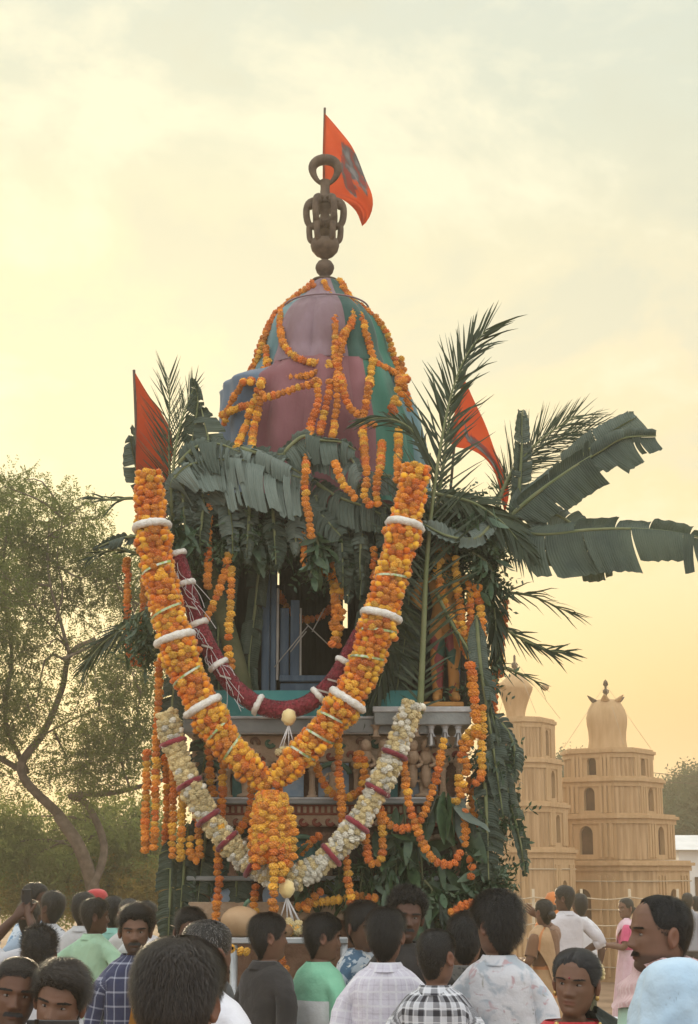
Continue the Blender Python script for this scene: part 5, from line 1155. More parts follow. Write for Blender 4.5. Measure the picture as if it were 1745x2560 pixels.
def hand(mb, c, d, e1, e2, sk, curl):
    """four fingers and a thumb rooted in the palm"""
    def digit(p, dr, l, r, cv):
        q = [p]; v = dr.copy()
        for i in range(4): v = v+e2*cv*.35; v /= np.linalg.norm(v); q.append(q[-1]+v*l/4)
        n0 = mb.n; mb.tube(q, np.array((1, 1, .93, .86, .55))*r, 6); mb.col[-1] = np.ones((mb.n-n0, 3))*sk
    for o_, l, r in ((-.030, .062, .0082), (-.011, .078, .0088), (.009, .080, .0088), (.029, .070, .0085)): digit(c-d*.018+e1*o_, (d+e1*o_*2.0)/1, l+.018, r, curl)
    digit(c-d*.070+e1*.030, d*.65+e1*.72, .068, .0100, curl*.5)

def rotm(yaw, pitch=0, roll=0):
    return np.array((Matrix.Rotation(yaw, 3, 'Z') @ Matrix.Rotation(pitch, 3, 'X') @ Matrix.Rotation(roll, 3, 'Y')))
def hairmat(name, c, grey=0):
    m = bpy.data.materials.new(name); m.use_nodes = True; T = NT(m.node_tree); b = T.n['Principled BSDF']
    i = T.new('ShaderNodeNewGeometry').outputs['Random Per Island']; lo = tuple(x*.6 for x in c); hi = tuple(x*2.6 for x in c)
    T.l.new(T.ramp(i, [(0, lo), (max(.01, 1-grey), hi), (min(1, 1-grey+.02), (.30, .28, .26) if grey else hi)]), b.inputs[0]); b.inputs['Roughness'].default_value = .42; b.inputs['Specular IOR Level'].default_value = .35; return m
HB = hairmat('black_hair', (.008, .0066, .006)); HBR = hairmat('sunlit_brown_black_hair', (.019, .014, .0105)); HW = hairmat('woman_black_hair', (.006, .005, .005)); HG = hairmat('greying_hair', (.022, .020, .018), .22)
M_skin = bpy.data.materials.new('skin'); M_skin.use_nodes = True
_t = NT(M_skin.node_tree); _b = _t.n['Principled BSDF']; _a = _t.new('ShaderNodeAttribute', attribute_name='tint'); _t.l.new(_a.outputs['Color'], _b.inputs[0]); _b.inputs['Roughness'].default_value = .55; _b.inputs['Specular IOR Level'].default_value = .35
_b.inputs['Subsurface Weight'].default_value = .05; _b.inputs['Subsurface Radius'].default_value = (.01, .004, .002)
_bn = _t.new('ShaderNodeBump', i_Strength=.25, i_Distance=.002, i_Height=_t.noise(_t.new('ShaderNodeTexCoord').outputs['Object'], 160, 4)); _t.l.new(_bn.outputs[0], _b.inputs['Normal'])
M_eyew = mat('eye_white', (.22, .19, .17), .6); M_iris = mat('iris_dark', (.012, .008, .006), .35)

def cloth(name, col, col2=None, kind=None, **k):
    m = mat(name, col, .88, col2 or tuple(x*.9 for x in col), 5, 3, 1.6, 9, sheen=.2, transl=.04); T = NT(m.node_tree); b = T.n['Principled BSDF']; base = b.inputs[0].links[0].from_socket
    uv = T.new('ShaderNodeTexCoord').outputs['UV']; s = T.new('ShaderNodeSeparateXYZ', i_0=uv); ob = T.new('ShaderNodeTexCoord').outputs['Object']
    def line(c, sp, w, off=0): return T.math('LESS_THAN', T.math('FRACT', T.math('DIVIDE', T.math('ADD', c, off+20), sp)), w)
    if kind == 'check':
        f = T.math('ADD', T.math('MULTIPLY', line(s.outputs[0], k['sp'], k['w']), k.get('f', .8)), T.math('MULTIPLY', line(s.outputs[1], k['sp'], k['w']), k.get('f', .8)), clamp=True)
        base = T.mix(f, base, k['line'])
        if 'line2' in k:
            f2 = T.math('MAXIMUM', line(s.outputs[0], k['sp'], k['w2'], k['sp']*.5), line(s.outputs[1], k['sp'], k['w2'], k['sp']*.5)); base = T.mix(T.math('MULTIPLY', f2, .7), base, k['line2'])
    elif kind == 'floral':
        for i, (c, lo, hi) in enumerate(k['cols']):
            n_ = T.noise(T.new('ShaderNodeMapping', i_Vector=ob, i_Location=(i*7.3, i*3.1, i)).outputs[0], k['sc']*(1+.2*i), 3, .5, .8); base = T.mix(T.ramp(n_, [(lo, 0), (hi, 1)]), base, c)
    elif kind == 'blocks':
        zo = T.new('ShaderNodeSeparateXYZ', i_0=ob).outputs[2]; sl_ = T.math('GREATER_THAN', s.outputs[0], 4.0)
        z2 = T.math('ADD', zo, T.math('MULTIPLY', sl_, .105)); base = T.mix(T.math('LESS_THAN', z2, 1.225), base, (.74, .75, .74)); base = T.mix(T.math('LESS_THAN', T.math('ADD', z2, T.math('MULTIPLY', sl_, .3)), 1.075), base, (.02, .021, .022))
    elif kind == 'stripe':
        base = T.mix(line(s.outputs[1], k['sp'], k['w']), base, k['line'])
    T.l.new(base, b.inputs[0]); return m

def relax(mb, c, rad, it=4):
    """round off the join of a limb"""
    V = np.vstack(mb.v); w_ = np.clip((rad-np.linalg.norm(V-c, axis=1))/(rad*.5), 0, 1)[:, None]; E = set()
    for f in mb.f:
        if w_[f[0], 0] > 0 or w_[f[-1], 0] > 0:
            for a, b in zip(f, f[1:]+f[:1]): E.add((min(a, b), max(a, b)))
    E = np.array(list(E))
    for lam in (.55, -.50)*it:
        S_ = np.zeros_like(V); n_ = np.zeros((len(V), 1)); np.add.at(S_, E[:, 0], V[E[:, 1]]); np.add.at(S_, E[:, 1], V[E[:, 0]]); np.add.at(n_, E[:, 0], 1); np.add.at(n_, E[:, 1], 1)
        V = np.where(n_ > 0, V+lam*w_*(S_/np.maximum(n_, 1)-V), V)
    mb.v = [V]
def wrinkle(mb, amp, seed):
    V = np.vstack(mb.v)
    for i, p in enumerate(V):
        n1 = noise.noise((p[0]*7+seed, p[1]*7, p[2]*5)); n2 = noise.noise((p[0]*15, p[1]*15+seed, p[2]*11+abs(p[0])*16)); r = np.array((p[0], p[1], 0)); r /= np.linalg.norm(r)+1e-6
        V[i] = p+r*(n1*amp+abs(n2)*amp*.8-amp*.2)
    mb.v = [V]
def blades(mb, P0, D, N_, L, wd, lift, seg=3, curl=0, rng=RNG):
    """thin hair ribbons, vectorised"""
    n = len(P0); W_ = np.cross(D, N_); W_ /= np.linalg.norm(W_, axis=1)[:, None]+1e-9; rows = []
    for q in range(seg+1):
        u = q/seg; p = P0+D*(L*u)[:, None]+N_*(lift*math.sin(u*2.2))[:, None]
        if curl: p = p+W_*(np.sin(u*5+curl*np.arange(n))*L*.35)[:, None]+N_*(np.cos(u*5+np.arange(n))*L*.2)[:, None]
        ww = wd*(1-u*.75); rows += [p-W_*ww, p+W_*ww]
    V = np.stack(rows, 1).reshape(-1, 3); k = 2*(seg+1); f = []
    base = np.arange(n)*k
    F_ = np.concatenate([np.stack([base+2*q, base+2*q+1, base+2*q+3, base+2*q+2], 1) for q in range(seg)])
    mb.add(V, F_.tolist())
HL = {'man': [(0, .182), (.45, .185), (.8, .172), (1.05, .150), (1.25, .118), (1.5, .112), (1.75, .118), (2.0, .085), (2.5, .028), (3.15, .016)],
      'low': [(0, .166), (.45, .165), (.8, .158), (1.05, .140), (1.25, .110), (1.5, .105), (1.75, .105), (2.0, .065), (2.5, .012), (3.15, .000)],
      'bald': [(0, .219), (.45, .218), (.8, .207), (1.05, .178), (1.25, .140), (1.5, .118), (1.75, .122), (2.0, .085), (2.5, .028), (3.15, .016)],
      'woman': [(0, .200), (.45, .192), (.8, .174), (1.05, .148), (1.25, .120), (1.5, .112), (1.75, .112), (2.0, .070), (2.5, .015), (3.15, .000)]}
NPERS = [0]
def person(label, px, py, Y, yaw, hyaw=None, pitch=0, roll=0, skin=(.15, .075, .045), hair='short', hl='man', hcol=None, shirt=None, sleeve='long', arms=('down', 'down'), pants=(.03, .03, .035), face=True, k=None, nb=2600, build=1.0, bel=0, collar=True, cap=None, moust=0, extra=None, group='people in the crowd', noshirt=False, hide=()):
    k = k or {}; sd = NPERS[0]; NPERS[0] += 1; rg = np.random.default_rng(100+sd)
    yaw = R(yaw); hy = R(hyaw) if hyaw is not None else yaw; Th = {'short': .014, 'flat': .010, 'big': .034, 'curly': .034, 'spiky': .020, 'crop': .006, 'tied': .010, 'quiff': .022}[hair]
    zc = P(px, py, Y); s = zc[2]/(1.667-k.get('neck', 0)+Th*1.0); hs = k.get('hs', 1.0)
    RB, RH = rotm(yaw), rotm(hy, R(pitch), R(roll)); piv = np.array((0, .01, -.03)); NECK = np.array((0, -.012, 1.432-k.get('neck', 0)))
    root = np.array((zc[0], zc[1], 0.)); crown_off = (RB@(NECK*np.array((1, 1, 0)))+RH@(np.array((0, .018, .235))-piv)+RB@(piv*np.array((1, 1, 0))))*s; root[:2] -= crown_off[:2]
    def TB(p): return (np.asarray(p)@RB.T)*s+root
    def TH(p): q = (np.asarray(p)-piv)*hs@RH.T; return (q+RB@(piv+NECK))*s+root
    # --- body: head, neck, torso, arms, hands, legs, feet in one skin
    mb = MB(); zs = np.r_[np.linspace(.235, .221, 5), np.linspace(.213, .03, 40), np.linspace(.026, -.008, 9), np.linspace(-.014, -.05, 5)]
    rings = [head_pt(THETA, np.full(NC, z), k) for z in zs]; hp = np.array(rings)
    tint = skin_tint(hp, skin, k) if face else np.ones(hp.shape)*np.array(skin)
    wts = np.clip((zs+.06)/.05, 0, 1); out = []
    for i, z in enumerate(zs):
        w_ = wts[i]; full = TH(hp[i]); loc = TB(hp[i]+NECK); out.append(full*w_+loc*(1-w_))
    kk = mb.grid(np.array(out), close=True, flip=False, col=tint)
    top = mb.n; mb.f.append(tuple(range(NC))[::-1]); mb.m.append(0); mb.v = [np.vstack(mb.v)]
    b2 = MB(); tz = np.r_[np.linspace(1.385, 1.36, 4), np.linspace(1.34, 1.22, 6), np.linspace(1.18, .78, 9)]
    bs_ = .93 if shirt is None else .84
    loops, first, last = torso(b2, list(tz), BT*np.array((1, bs_*build, bs_, bs_)), col=np.array(skin), bel=bel*.9)
    ae = {}
    for sg, an in ((1, arms[0]), (-1, arms[1])):
        e, wv = ARMS[an]; sh = np.array((.160*build, .0, 1.314)); e = np.array(e)+np.array((.160*build-.160, 0, 0)); wv = np.array(wv); dn = e-sh; dn /= np.linalg.norm(dn)
        pth = spline([sh, sh+dn*.05+np.array((.016, 0, .006)), (sh+e)/2+np.array((.006, 0, .0)), e, (e+wv)/2, wv], 14)*np.array((sg, 1, 1))
        d = pth[-1]-pth[-3]; d /= np.linalg.norm(d); palm = [pth[-1]+d*x for x in (.025, .055, .088)]
        cov = {'long': .95, 'rolled': .68, 'half': .45, 'none': .15}[sleeve] if (shirt is not None) else 0; rr = [(np.interp(q, [0, .5, .75, 1], [.046, .040, .038, .026])*((.62 if q < .3 else .80) if q < cov else 1),)*2 for q in np.linspace(0, 1, 14)]; rr += [(.034, .020), (.041, .017), (.038, .013)]
        n0 = len(b2.v); prev, c_, t_, e1_, e2_ = extrude(b2, loops[sg], list(pth[2:])+palm, rr[2:], col=np.array(skin)*np.array((1, 1, 1)))
        hand(b2, c_, t_, e1_*sg, e2_*(1 if np.dot(e2_, (0, -1, 0)) > 0 else -1), np.array(skin), .5 if an == 'down' else 1.0); ae[sg] = (pth, c_); relax(b2, np.array((sg*.155*build, 0, 1.31)), .085, 3)
    legs(b2, last, (.082, .068, .054, .048, .036), .78, True, col=np.array(skin))
    V2 = TB(np.vstack(b2.v)); k2 = mb.add(V2, b2.f, col=np.vstack(b2.col))
    nb_ = top-NC
    for j in range(NC): mb.f.append((nb_+j, k2+first+j, k2+first+(j+1) % NC, nb_+(j+1) % NC)); mb.m.append(0)
    for sg in (1, -1):                                   # ears
        e = MB(); e.ball((0, 0, 0), (.012, .022, .035), 14, 10); v = e.v[0]; rr = np.hypot(v[:, 1]/.020, v[:, 2]/.032); v[:, 0] += np.where((v[:, 0] > 0), -.012*np.exp(-(rr/.55)**2)+.003*gs(rr, .85, .15), 0); v[:, 2] += .004
        v[:, 1] *= 1-.25*(v[:, 2] < -.01); rz = np.array(Matrix.Rotation(R(28), 3, 'Z')@Matrix.Rotation(R(-10), 3, 'X')); v = (v@rz.T)*np.array((sg, 1, 1))+np.array((sg*.0815, .016, .106))
        mb.add(TH(v), [q if sg > 0 else q[::-1] for q in e.f], col=np.ones((len(v), 3))*np.array(skin)*np.array((1.08, .95, .92)))
    mb.recalc = True; me = mb.mesh('person', M_skin, root, color=True); o = bpy.data.objects.new('person', me); o.location = root; C.objects.link(o); tag(o, label, 'person', group)
    # --- face details
    if face:
        for sg in (1, -1):
            e = MB(); c0 = head_pt(np.array([sg*.345]), np.array([.1165]), k)[0]; c0 = np.array((sg*.0305, c0[1]+.0065, .1165)); e.ball(c0, (.0135, .0100, .0054), 14, 10, 0); e.ball(c0+np.array((k.get('look', 0)*.003, -.0046, .0004)), (.0064, .0062, .0058), 10, 8, 1); e.v = [TH(np.vstack(e.v))]; part('eye', e, [M_eyew, M_iris], o)
        n = k.get('brow', 420); m = MB(); x = rg.uniform(.012, .052, n)*np.sign(rg.random(n)-.5); z = .1345+.0035*np.sin((np.abs(x)-.012)/.04*2.4)+rg.normal(size=n)*.0016
        th = np.arcsin(np.clip(x/.079, -1, 1)); p = head_pt(th, z, k); nn = p*np.array((1, 1, 0)); nn /= np.linalg.norm(nn, axis=1)[:, None]; d = np.stack([np.sign(x)*.9, np.abs(x)*6, .15-np.abs(x)*5], 1); d /= np.linalg.norm(d, axis=1)[:, None]
        blades(m, p+nn*.0008, d, nn, np.full(n, .010), np.full((n, 1), .0008), np.full(n, .0015), 2); m.v = [TH(np.vstack(m.v))]; part('eyebrow', m, HB, o, smooth=False)
        if moust:
            n = int(900*moust); m = MB(); x = rg.uniform(-.029, .029, n); z = .0625-.10*np.abs(x)*np.abs(x)*25-.006*rg.random(n)+rg.normal(size=n)*.0012
            th = np.arcsin(np.clip(x/.072, -1, 1)); p = head_pt(th, z, k); nn = np.stack([x*5, -np.ones(n), 0*x], 1); nn /= np.linalg.norm(nn, axis=1)[:, None]; d = np.stack([x*22, -.15+0*x, -.75+0*x], 1); d /= np.linalg.norm(d, axis=1)[:, None]
            blades(m, p+nn*.001, d, nn, rg.uniform(.006, .012, n), np.full((n, 1), .0009), np.full(n, .003*moust), 2); m.v = [TH(np.vstack(m.v))]; part('moustache', m, HB, o, smooth=False)
        if k.get('beard'):
            n = 2600; m = MB(); th = rg.uniform(-1.55, 1.55, n); z = rg.uniform(-.004, .055, n); z = np.where(np.abs(th) > .9, z*1.7, z); p = head_pt(th, z, k); ok = ~((np.abs(p[:, 0]) < .024) & (z > .034)); p, th = p[ok], th[ok]
            nn = p*np.array((1, 1, 0)); nn /= np.linalg.norm(nn, axis=1)[:, None]; d = np.array((0, 0, -1.))+rg.normal(size=p.shape)*.35+nn*.25; d /= np.linalg.norm(d, axis=1)[:, None]; blades(m, p, d, nn, rg.uniform(.006, .012, len(p)), np.full((len(p), 1), .0009), np.full(len(p), .002), 1); m.v = [TH(np.vstack(m.v))]; part('beard', m, HB, o, smooth=False)
    # --- hair
    hc = hcol or HB; tab = HL[hl]; ha = np.array([q[0] for q in tab]); hz_ = np.array([q[1] for q in tab])
    absth = np.abs(((THETA+math.pi) % (2*math.pi))-math.pi); rows = []; nw = 18
    ths = THETA; zh = np.interp(absth, ha, hz_)+.004*np.sin(THETA*9+sd)+np.array([.010*noise.noise((math.cos(a)*6, math.sin(a)*6, sd)) for a in THETA])
    def hair_at(th, w_, zh_, noisy=True):
        z = zh_+(.2345-zh_)*np.sin(w_*math.pi/2); p = head_pt(th, z, {}); n_ = p-np.array((0, .008, .105)); n_ /= np.linalg.norm(n_, axis=-1)[..., None]
        ear = np.exp(-((np.abs(((np.asarray(th)+math.pi) % (2*math.pi))-math.pi)-1.6)/.22)**2)*np.clip((.165-z)/.03, 0, 1); frt = np.clip(np.cos(th), 0, 1); t_ = (1-.75*ear-(.75*np.exp(-(p[..., 0]/.0045)**2)*(np.cos(th) > -.2) if hair == 'tied' else 0))*Th*np.clip(w_*5, .06, 1)**.7*(1+(.55*frt if hair in ('quiff',) else 0)+(.45*np.clip(w_*1.5-.3, 0, 1) if hair in ('short', 'spiky', 'flat', 'quiff') else 0)); return p, n_, t_
    for w_ in np.linspace(0, 1, nw):
        p, n_, t_ = hair_at(ths, np.full(NC, w_), zh); amp = {'curly': .40, 'big': .16, 'spiky': .35, 'crop': .12}.get(hair, .20)
        nz = np.array([noise.noise(tuple(q*(60 if hair == 'curly' else 30)+sd)) for q in p]); rows.append(TH(p+n_*(t_*(.80+amp*nz)-.001)[:, None]))
    m = MB(); m.grid(np.array(rows), close=True); m.f.append(tuple(m.n-NC+j for j in range(NC))); m.m.append(0)
    n = int(nb*1.6); th = rg.uniform(0, 2*math.pi, n); ath = np.abs(((th+math.pi) % (2*math.pi))-math.pi); w_ = np.clip(rg.random(n)**1.25, .0, .97); zh_ = np.interp(ath, ha, hz_); p, n_, t_ = hair_at(th, w_, zh_); p2, _, _ = hair_at(th+.0, np.clip(w_-.05, -.05, 1), zh_)
    d = p2-p; d /= np.linalg.norm(d, axis=1)[:, None]+1e-9; fr = np.clip(np.cos(th)*1.4, 0, 1)[:, None]
    if hair in ('short', 'quiff', 'flat', 'crop'): d = d*(1-.7*fr)+fr*np.array((.75*(1 if sd % 2 else -1), -.15 if hair != 'quiff' else .2, .15))+rg.normal(size=d.shape)*.22
    elif hair in ('spiky', 'curly', 'big'): d = d*(.35 if hair != 'big' else .9)+rg.normal(size=d.shape)*(.6 if hair != 'big' else .16)+n_*(.4 if hair == 'spiky' else .1 if hair == 'curly' else 0)
    elif hair == 'tied': d = np.stack([-np.sign(p[:, 0])*.1*fr[:, 0]+p[:, 0]*3, np.ones(n), -.25+0*th], 1)+rg.normal(size=d.shape)*.06
    d = d-n_*(d*n_).sum(1)[:, None]*(.85 if hair not in ('spiky', 'curly') else .3); d /= np.linalg.norm(d, axis=1)[:, None]
    ln = {'short': .030, 'flat': .030, 'big': .032, 'curly': .020, 'spiky': .028, 'crop': .012, 'tied': .045, 'quiff': .042}[hair]*rg.uniform(.6, 1.2, n)*np.clip(.35+w_*2, 0, 1)
    blades(m, p+n_*(t_*.80)[:, None], d, n_, ln, np.full((n, 1), .0008)*rg.uniform(.6, 1.3, (n, 1)), rg.uniform(0, .5, n)*Th+.0015, 3, curl=(1.7 if hair == 'curly' else 0), rng=rg); k3 = m.n
    V = np.vstack(m.v); V[NC*nw:] = TH(V[NC*nw:]); m.v = [V]; part('hair', m, hc, o)
    if k.get('bun'):
        m = MB(); q = TH(np.array((0, .125, .095))); m.ball(q, (.042*s, .040*s, .042*s), 16, 10, rip=lambda th, a: 1+.05*np.sin(th*9+a*2)); part('hair_bun', m, hc, o)
    if k.get('tail'):
        m = MB(); q = spline([TH(np.array((0, .105, .06))), TH(np.array((0, .15, -.02))), TB((.05, .15, 1.33)), TB((.09, .16, 1.18))], 18); m.tube(q, (.026+.008*np.abs(np.sin(np.arange(18)*1.1)))*np.linspace(1, .5, 18), 9); part('braid', m, hc, o)
    # --- clothes
    if shirt is not None:
        m = MB(); sz = np.r_[np.linspace(1.422, 1.36, 6), np.linspace(1.345, 1.22, 7), np.linspace(1.19, .80, 16)]
        tabs = ST*np.array((1, build, 1, 1)); lp, f0, l0 = torso(m, list(sz), tabs, p=.84, bel=bel)
        for sg in (1, -1):
            pth = ae[sg][0]; e_ = {'long': 13, 'half': 6, 'rolled': 9, 'none': 2}[sleeve]; q = pth[:e_+1]
            r0 = {'none': .056}.get(sleeve, .060); r_ = [(np.interp(i/13, [0, .5, 1], [r0, r0*.86 if sleeve == 'long' else r0*.97, .042]),)*2 for i in range(e_+1)]; q = q.copy()
            extrude(m, lp[sg], list(q[2:])+[q[-1]], r_[2:]+[(r_[-1][0]*.86,)*2], cap=False); relax(m, np.array((sg*.172*build, 0, 1.300)), .150, 10)
        ring = [l0+j for j in range(NC)]; V = np.vstack(m.v); inner = V[ring]*np.array((.95, .95, 1))+np.array((0, 0, .004)); kq = m.add(inner, [], uv=np.zeros((NC, 2)))
        for j in range(NC): m.f.append((ring[j], kq+j, kq+(j+1) % NC, ring[(j+1) % NC])); m.m.append(0)
        wrinkle(m, .0105, sd*3.7); m.v = [TB(np.vstack(m.v))]; sh_ = part('shirt', m, shirt, o)
        if collar:
            cm = MB(); a = np.linspace(.30, 2*math.pi-.30, 40); sn, cs = np.sin(a), np.cos(a); rows = []
            for r, z in ((1.02, 1.392), (1.0, 1.412), (1.0, 1.424), (1.05, 1.429), (1.14, 1.422), (1.28, 1.406), (1.40, 1.388)):
                fo = np.abs(((a+math.pi) % (2*math.pi))-math.pi); low = .030*np.exp(-(fo/.55)**2)*(r > 1.1)*(r-1)*3
                rows.append(np.stack([.0665*r*sn, np.where(cs > 0, -.056, .074)*r*np.abs(cs)*np.sign(1), np.full(40, z)-low-.018*np.clip(cs, 0, 1)], 1))
            for i in range(len(rows)): rows[i][:, 1] = np.where(cs > 0, -.056, .074)*(1.02, 1, 1, 1.05, 1.14, 1.30, 1.42)[i]*np.abs(cs)
            cm.grid(np.array(rows), uv=np.stack([np.repeat((a/6.28*.45)[None], 7, 0), np.repeat(np.array([0, .03, .05, .055, .065, .09, .11])[:, None], 40, 1)], 2)); cm.v = [TB(np.vstack(cm.v))]; part('collar', cm, shirt, sh_)
    if pants is not None:
        m = MB(); zz = np.linspace(.97, .77, 6); rows = np.array([loft_ring(z, TT*np.array((1, build, 1, 1)), .84, 1, 0) for z in zz]); kq = m.grid(rows, close=True); legs(m, kq+5*NC, (.096, .086, .076, .072, .066), .77, False, ankle=.07)
        wrinkle(m, .005, sd); m.v = [TB(np.vstack(m.v))]; part('trousers', m, pants if not isinstance(pants, tuple) else cloth('trouser_cloth', pants), o)
    if cap is not None:
        m = MB(); rows = []
        for w_ in np.linspace(.30, 1, 10):
            p, n_, t_ = hair_at(ths, np.full(NC, w_), np.interp(absth, ha, np.maximum(hz_, .10))); rows.append(TH(p+n_*.030*np.sin(min(1, w_*1.2)*1.9)))
        m.grid(np.array(rows), close=True); m.f.append(tuple(m.n-NC+j for j in range(NC))); m.m.append(0); part('cap', m, cap, o)
    return o, TB, TH, ae, s
# ---- the crowd, roughly from the camera outwards
S1, S2, S3, S4 = (.135, .066, .040), (.17, .088, .055), (.10, .048, .030), (.20, .11, .072)
white = cloth('white_shirt_cloth', (.76, .76, .80), (.70, .70, .75)); black = cloth('black_shirt_cloth', (.022, .020, .020), (.035, .031, .030))
person('man seen from behind with thick dark hair, head biggest in the bottom left half', 443, 2350, 3.75, 175, 168, 0, 0, S2, 'short', 'low', HBR, cloth('brown_shirt', (.16, .10, .07)), face=False, nb=26000)
person('grey haired man in a white collared shirt, seen from behind right of the biggest head', 512, 2300, 6.3, 150, 138, 0, 0, S1, 'crop', 'man', HG, white, nb=5200, moust=.6)
pm1 = person('man at the bottom left corner with high forehead and thin moustache, posing for a selfie', 52, 2392, 5.7, 10, 12, 2, 6, S1, 'crop', 'man', HBR, cloth('blue_print_shirt', (.20, .33, .42), kind='floral', sc=14, cols=[((.05, .10, .16), .50, .56), ((.6, .62, .6), .58, .62)]), moust=.6, k=dict(stubble=.35, jaw=.95), nb=6000)
pm2 = person('man with side parted hair, beard and moustache, holding up the phone at the bottom left', 168, 2402, 5.6, 11, -6, 6, 10, S2, 'quiff', 'man', HBR, cloth('dark_shirt', (.05, .05, .06)), arms=('selfie', 'selfie'), moust=1.0, k=dict(stubble=.6, jaw=1.0), nb=7000)
person('man with thick spiky black hair seen from behind, behind the two selfie men', 99, 2318, 8.4, 180, 182, 0, 0, S3, 'spiky', 'low', None, cloth('grey_white_shirt', (.6, .6, .62)), face=False, nb=4200)
p4 = person('bearded man in a navy checked shirt over an orange tee, looking at the camera', 340, 2263, 9.3, 22, 6, 2, 0, S2, 'quiff', 'man', None, cloth('navy_check_cloth', (.028, .035, .085), (.04, .05, .11), 'check', sp=.075, w=.13, line=(.42, .44, .52), f=.55), moust=.8, k=dict(stubble=.75, jaw=.94), nb=4000)
m = MB(); g_ = [[p4[1]((x, -.128-.012*math.sin(v*3), 1.40-.34*v)) for x in (-.045*v-.012, -.02*v, .02*v, .045*v+.012)] for v in np.linspace(0, 1, 8)]; m.grid(g_); part('orange_tee', m, cloth('orange_tee_cloth', (.60, .26, .035)), p4[0])
person('man in a light green shirt with hand on hip, turned away to the right', 234, 2246, 12.3, 150, 108, 0, 0, S3, 'short', 'low', None, cloth('light_green_cloth', (.36, .58, .40), (.43, .66, .46)), sleeve='rolled', arms=('hip', 'hip'), nb=2600)
person('man in a mint teal shirt seen from behind, right of the light green shirt', 284, 2240, 13.6, 172, 190, 0, 0, S3, 'short', 'low', None, cloth('mint_teal_cloth', (.28, .60, .50), (.36, .68, .58)), face=False, nb=1800)
person('man in a red cap behind the light green shirt', 243, 2226, 13.9, 190, 200, 0, 0, S3, 'short', 'man', None, cloth('pale_blue_cloth', (.58, .66, .72)), face=False, nb=1200, cap=cloth('red_cap_cloth', (.42, .035, .04), (.52, .06, .06)))
person('man in a blue and white patterned shirt, far left, face turned to the right', 84, 2208, 13.8, 60, 75, 0, 0, S3, 'short', 'man', None, cloth('blue_white_print', (.60, .68, .75), None, 'floral', sc=16, cols=[((.15, .28, .42), .5, .55), ((.05, .09, .16), .60, .63)]), nb=1800, moust=.7)
person('man in a white and navy shirt with bowed head, beside the blue patterned shirt', 140, 2227, 13.4, 150, 230, -12, 0, S3, 'short', 'low', None, cloth('white_navy_cloth', (.7, .71, .74), None, 'floral', sc=9, cols=[((.02, .03, .07), .54, .56)]), nb=1800)
person('man in a plain pale grey shirt half hidden behind the light green shirt', 208, 2231, 13.2, 170, 150, 0, 0, S3, 'short', 'low', None, cloth('pale_grey_cloth', (.52, .53, .54), (.6, .6, .6)), nb=1500)
ph = person('man at the left edge in white, lifting a phone high to film the chariot', -44, 2252, 10.5, 155, 150, -8, 0, S3, 'short', 'low', None, cloth('white_film_shirt', (.68, .69, .72)), arms=('high', 'high'), sleeve='rolled', face=False, nb=1800)
person('dark haired man far left, only his hair showing behind the lifted phone', 72, 2250, 12.4, 180, 178, 0, 0, S3, 'short', 'low', None, cloth('faded_blue_cloth', (.34, .44, .55)), face=False, nb=1500)
person('grey haired man just behind the navy checked shirt', 324, 2246, 13.2, 190, 200, 0, 0, S2, 'crop', 'man', HG, cloth('dull_white_cloth', (.62, .61, .58)), face=False, nb=1800)
person('man in a bright white shirt with dark hair, right behind the navy checked shirt', 366, 2253, 12.6, 170, 175, 0, 0, S3, 'short', 'low', None, cloth('bright_white_cloth', (.74, .74, .76)), face=False, nb=1800, build=1.15)
person('shaded man whose forehead shows between the banana leaves and the biggest heads', 477, 2268, 9.0, 10, 18, 4, 0, S3, 'short', 'man', None, cloth('shade_shirt', (.2, .2, .2)), nb=2400, moust=.7)
person('young man in a black shirt looking right, left of the mint sweater boy', 662, 2278, 8.7, 128, 112, -2, 0, S2, 'flat', 'low', None, black, nb=5200, k=dict(jaw=.9, hs=.97))
person('boy in a mint, white and black block sweater looking right, his fringe over the forehead', 803, 2279, 8.9, 132, 104, 4, 0, S2, 'short', 'low', None, cloth('mint_block_knit', (.20, .50, .32), (.26, .58, .38), 'blocks'), collar=False, nb=4600, k=dict(jaw=.86, hs=.97), build=.92)
person('young man in a blue floral shirt, face half hidden behind the lavender checked back', 902, 2252, 9.25, 50, 40, 6, -6, S2, 'short', 'low', None, cloth('blue_floral_cloth', (.55, .62, .68), None, 'floral', sc=15, cols=[((.08, .16, .25), .5, .54), ((.75, .75, .72), .60, .63)]), nb=4200, k=dict(jaw=.9))
person('man in a lavender white checked shirt seen squarely from behind', 962, 2264, 7.9, 178, 165, 0, 0, S2, 'short', 'low', None, cloth('lavender_check_cloth', (.62, .60, .68), (.67, .65, .73), 'check', sp=.062, w=.10, line=(.40, .36, .44), f=.28, line2=(.76, .76, .80), w2=.16), face=False, nb=6400, k=dict(hs=.97))
person('curly haired man in black facing the camera before the mango leaves', 1018, 2216, 9.0, -12, 8, 0, 5, S3, 'curly', 'man', None, black, nb=5200, k=dict(stubble=.3, jaw=.95), moust=.5)
person('crop haired man in a black and white plaid shirt, seen from behind, bottom centre', 1085, 2322, 7.4, 168, 146, 0, 0, S2, 'crop', 'man', HB, cloth('plaid_cloth', (.60, .62, .66), (.66, .68, .72), 'check', sp=.060, w=.42, line=(.035, .035, .045), f=.62, line2=(.75, .76, .78), w2=.08), nb=4600)
person('man in a black and grey camouflage shirt seen from behind, right of the plaid shirt', 1163, 2281, 8.3, 172, 166, 0, 0, S2, 'short', 'low', None, cloth('camo_cloth', (.030, .029, .028), None, 'floral', sc=11, cols=[((.10, .095, .085), .52, .54), ((.015, .015, .015), .56, .58)]), face=False, nb=4800)
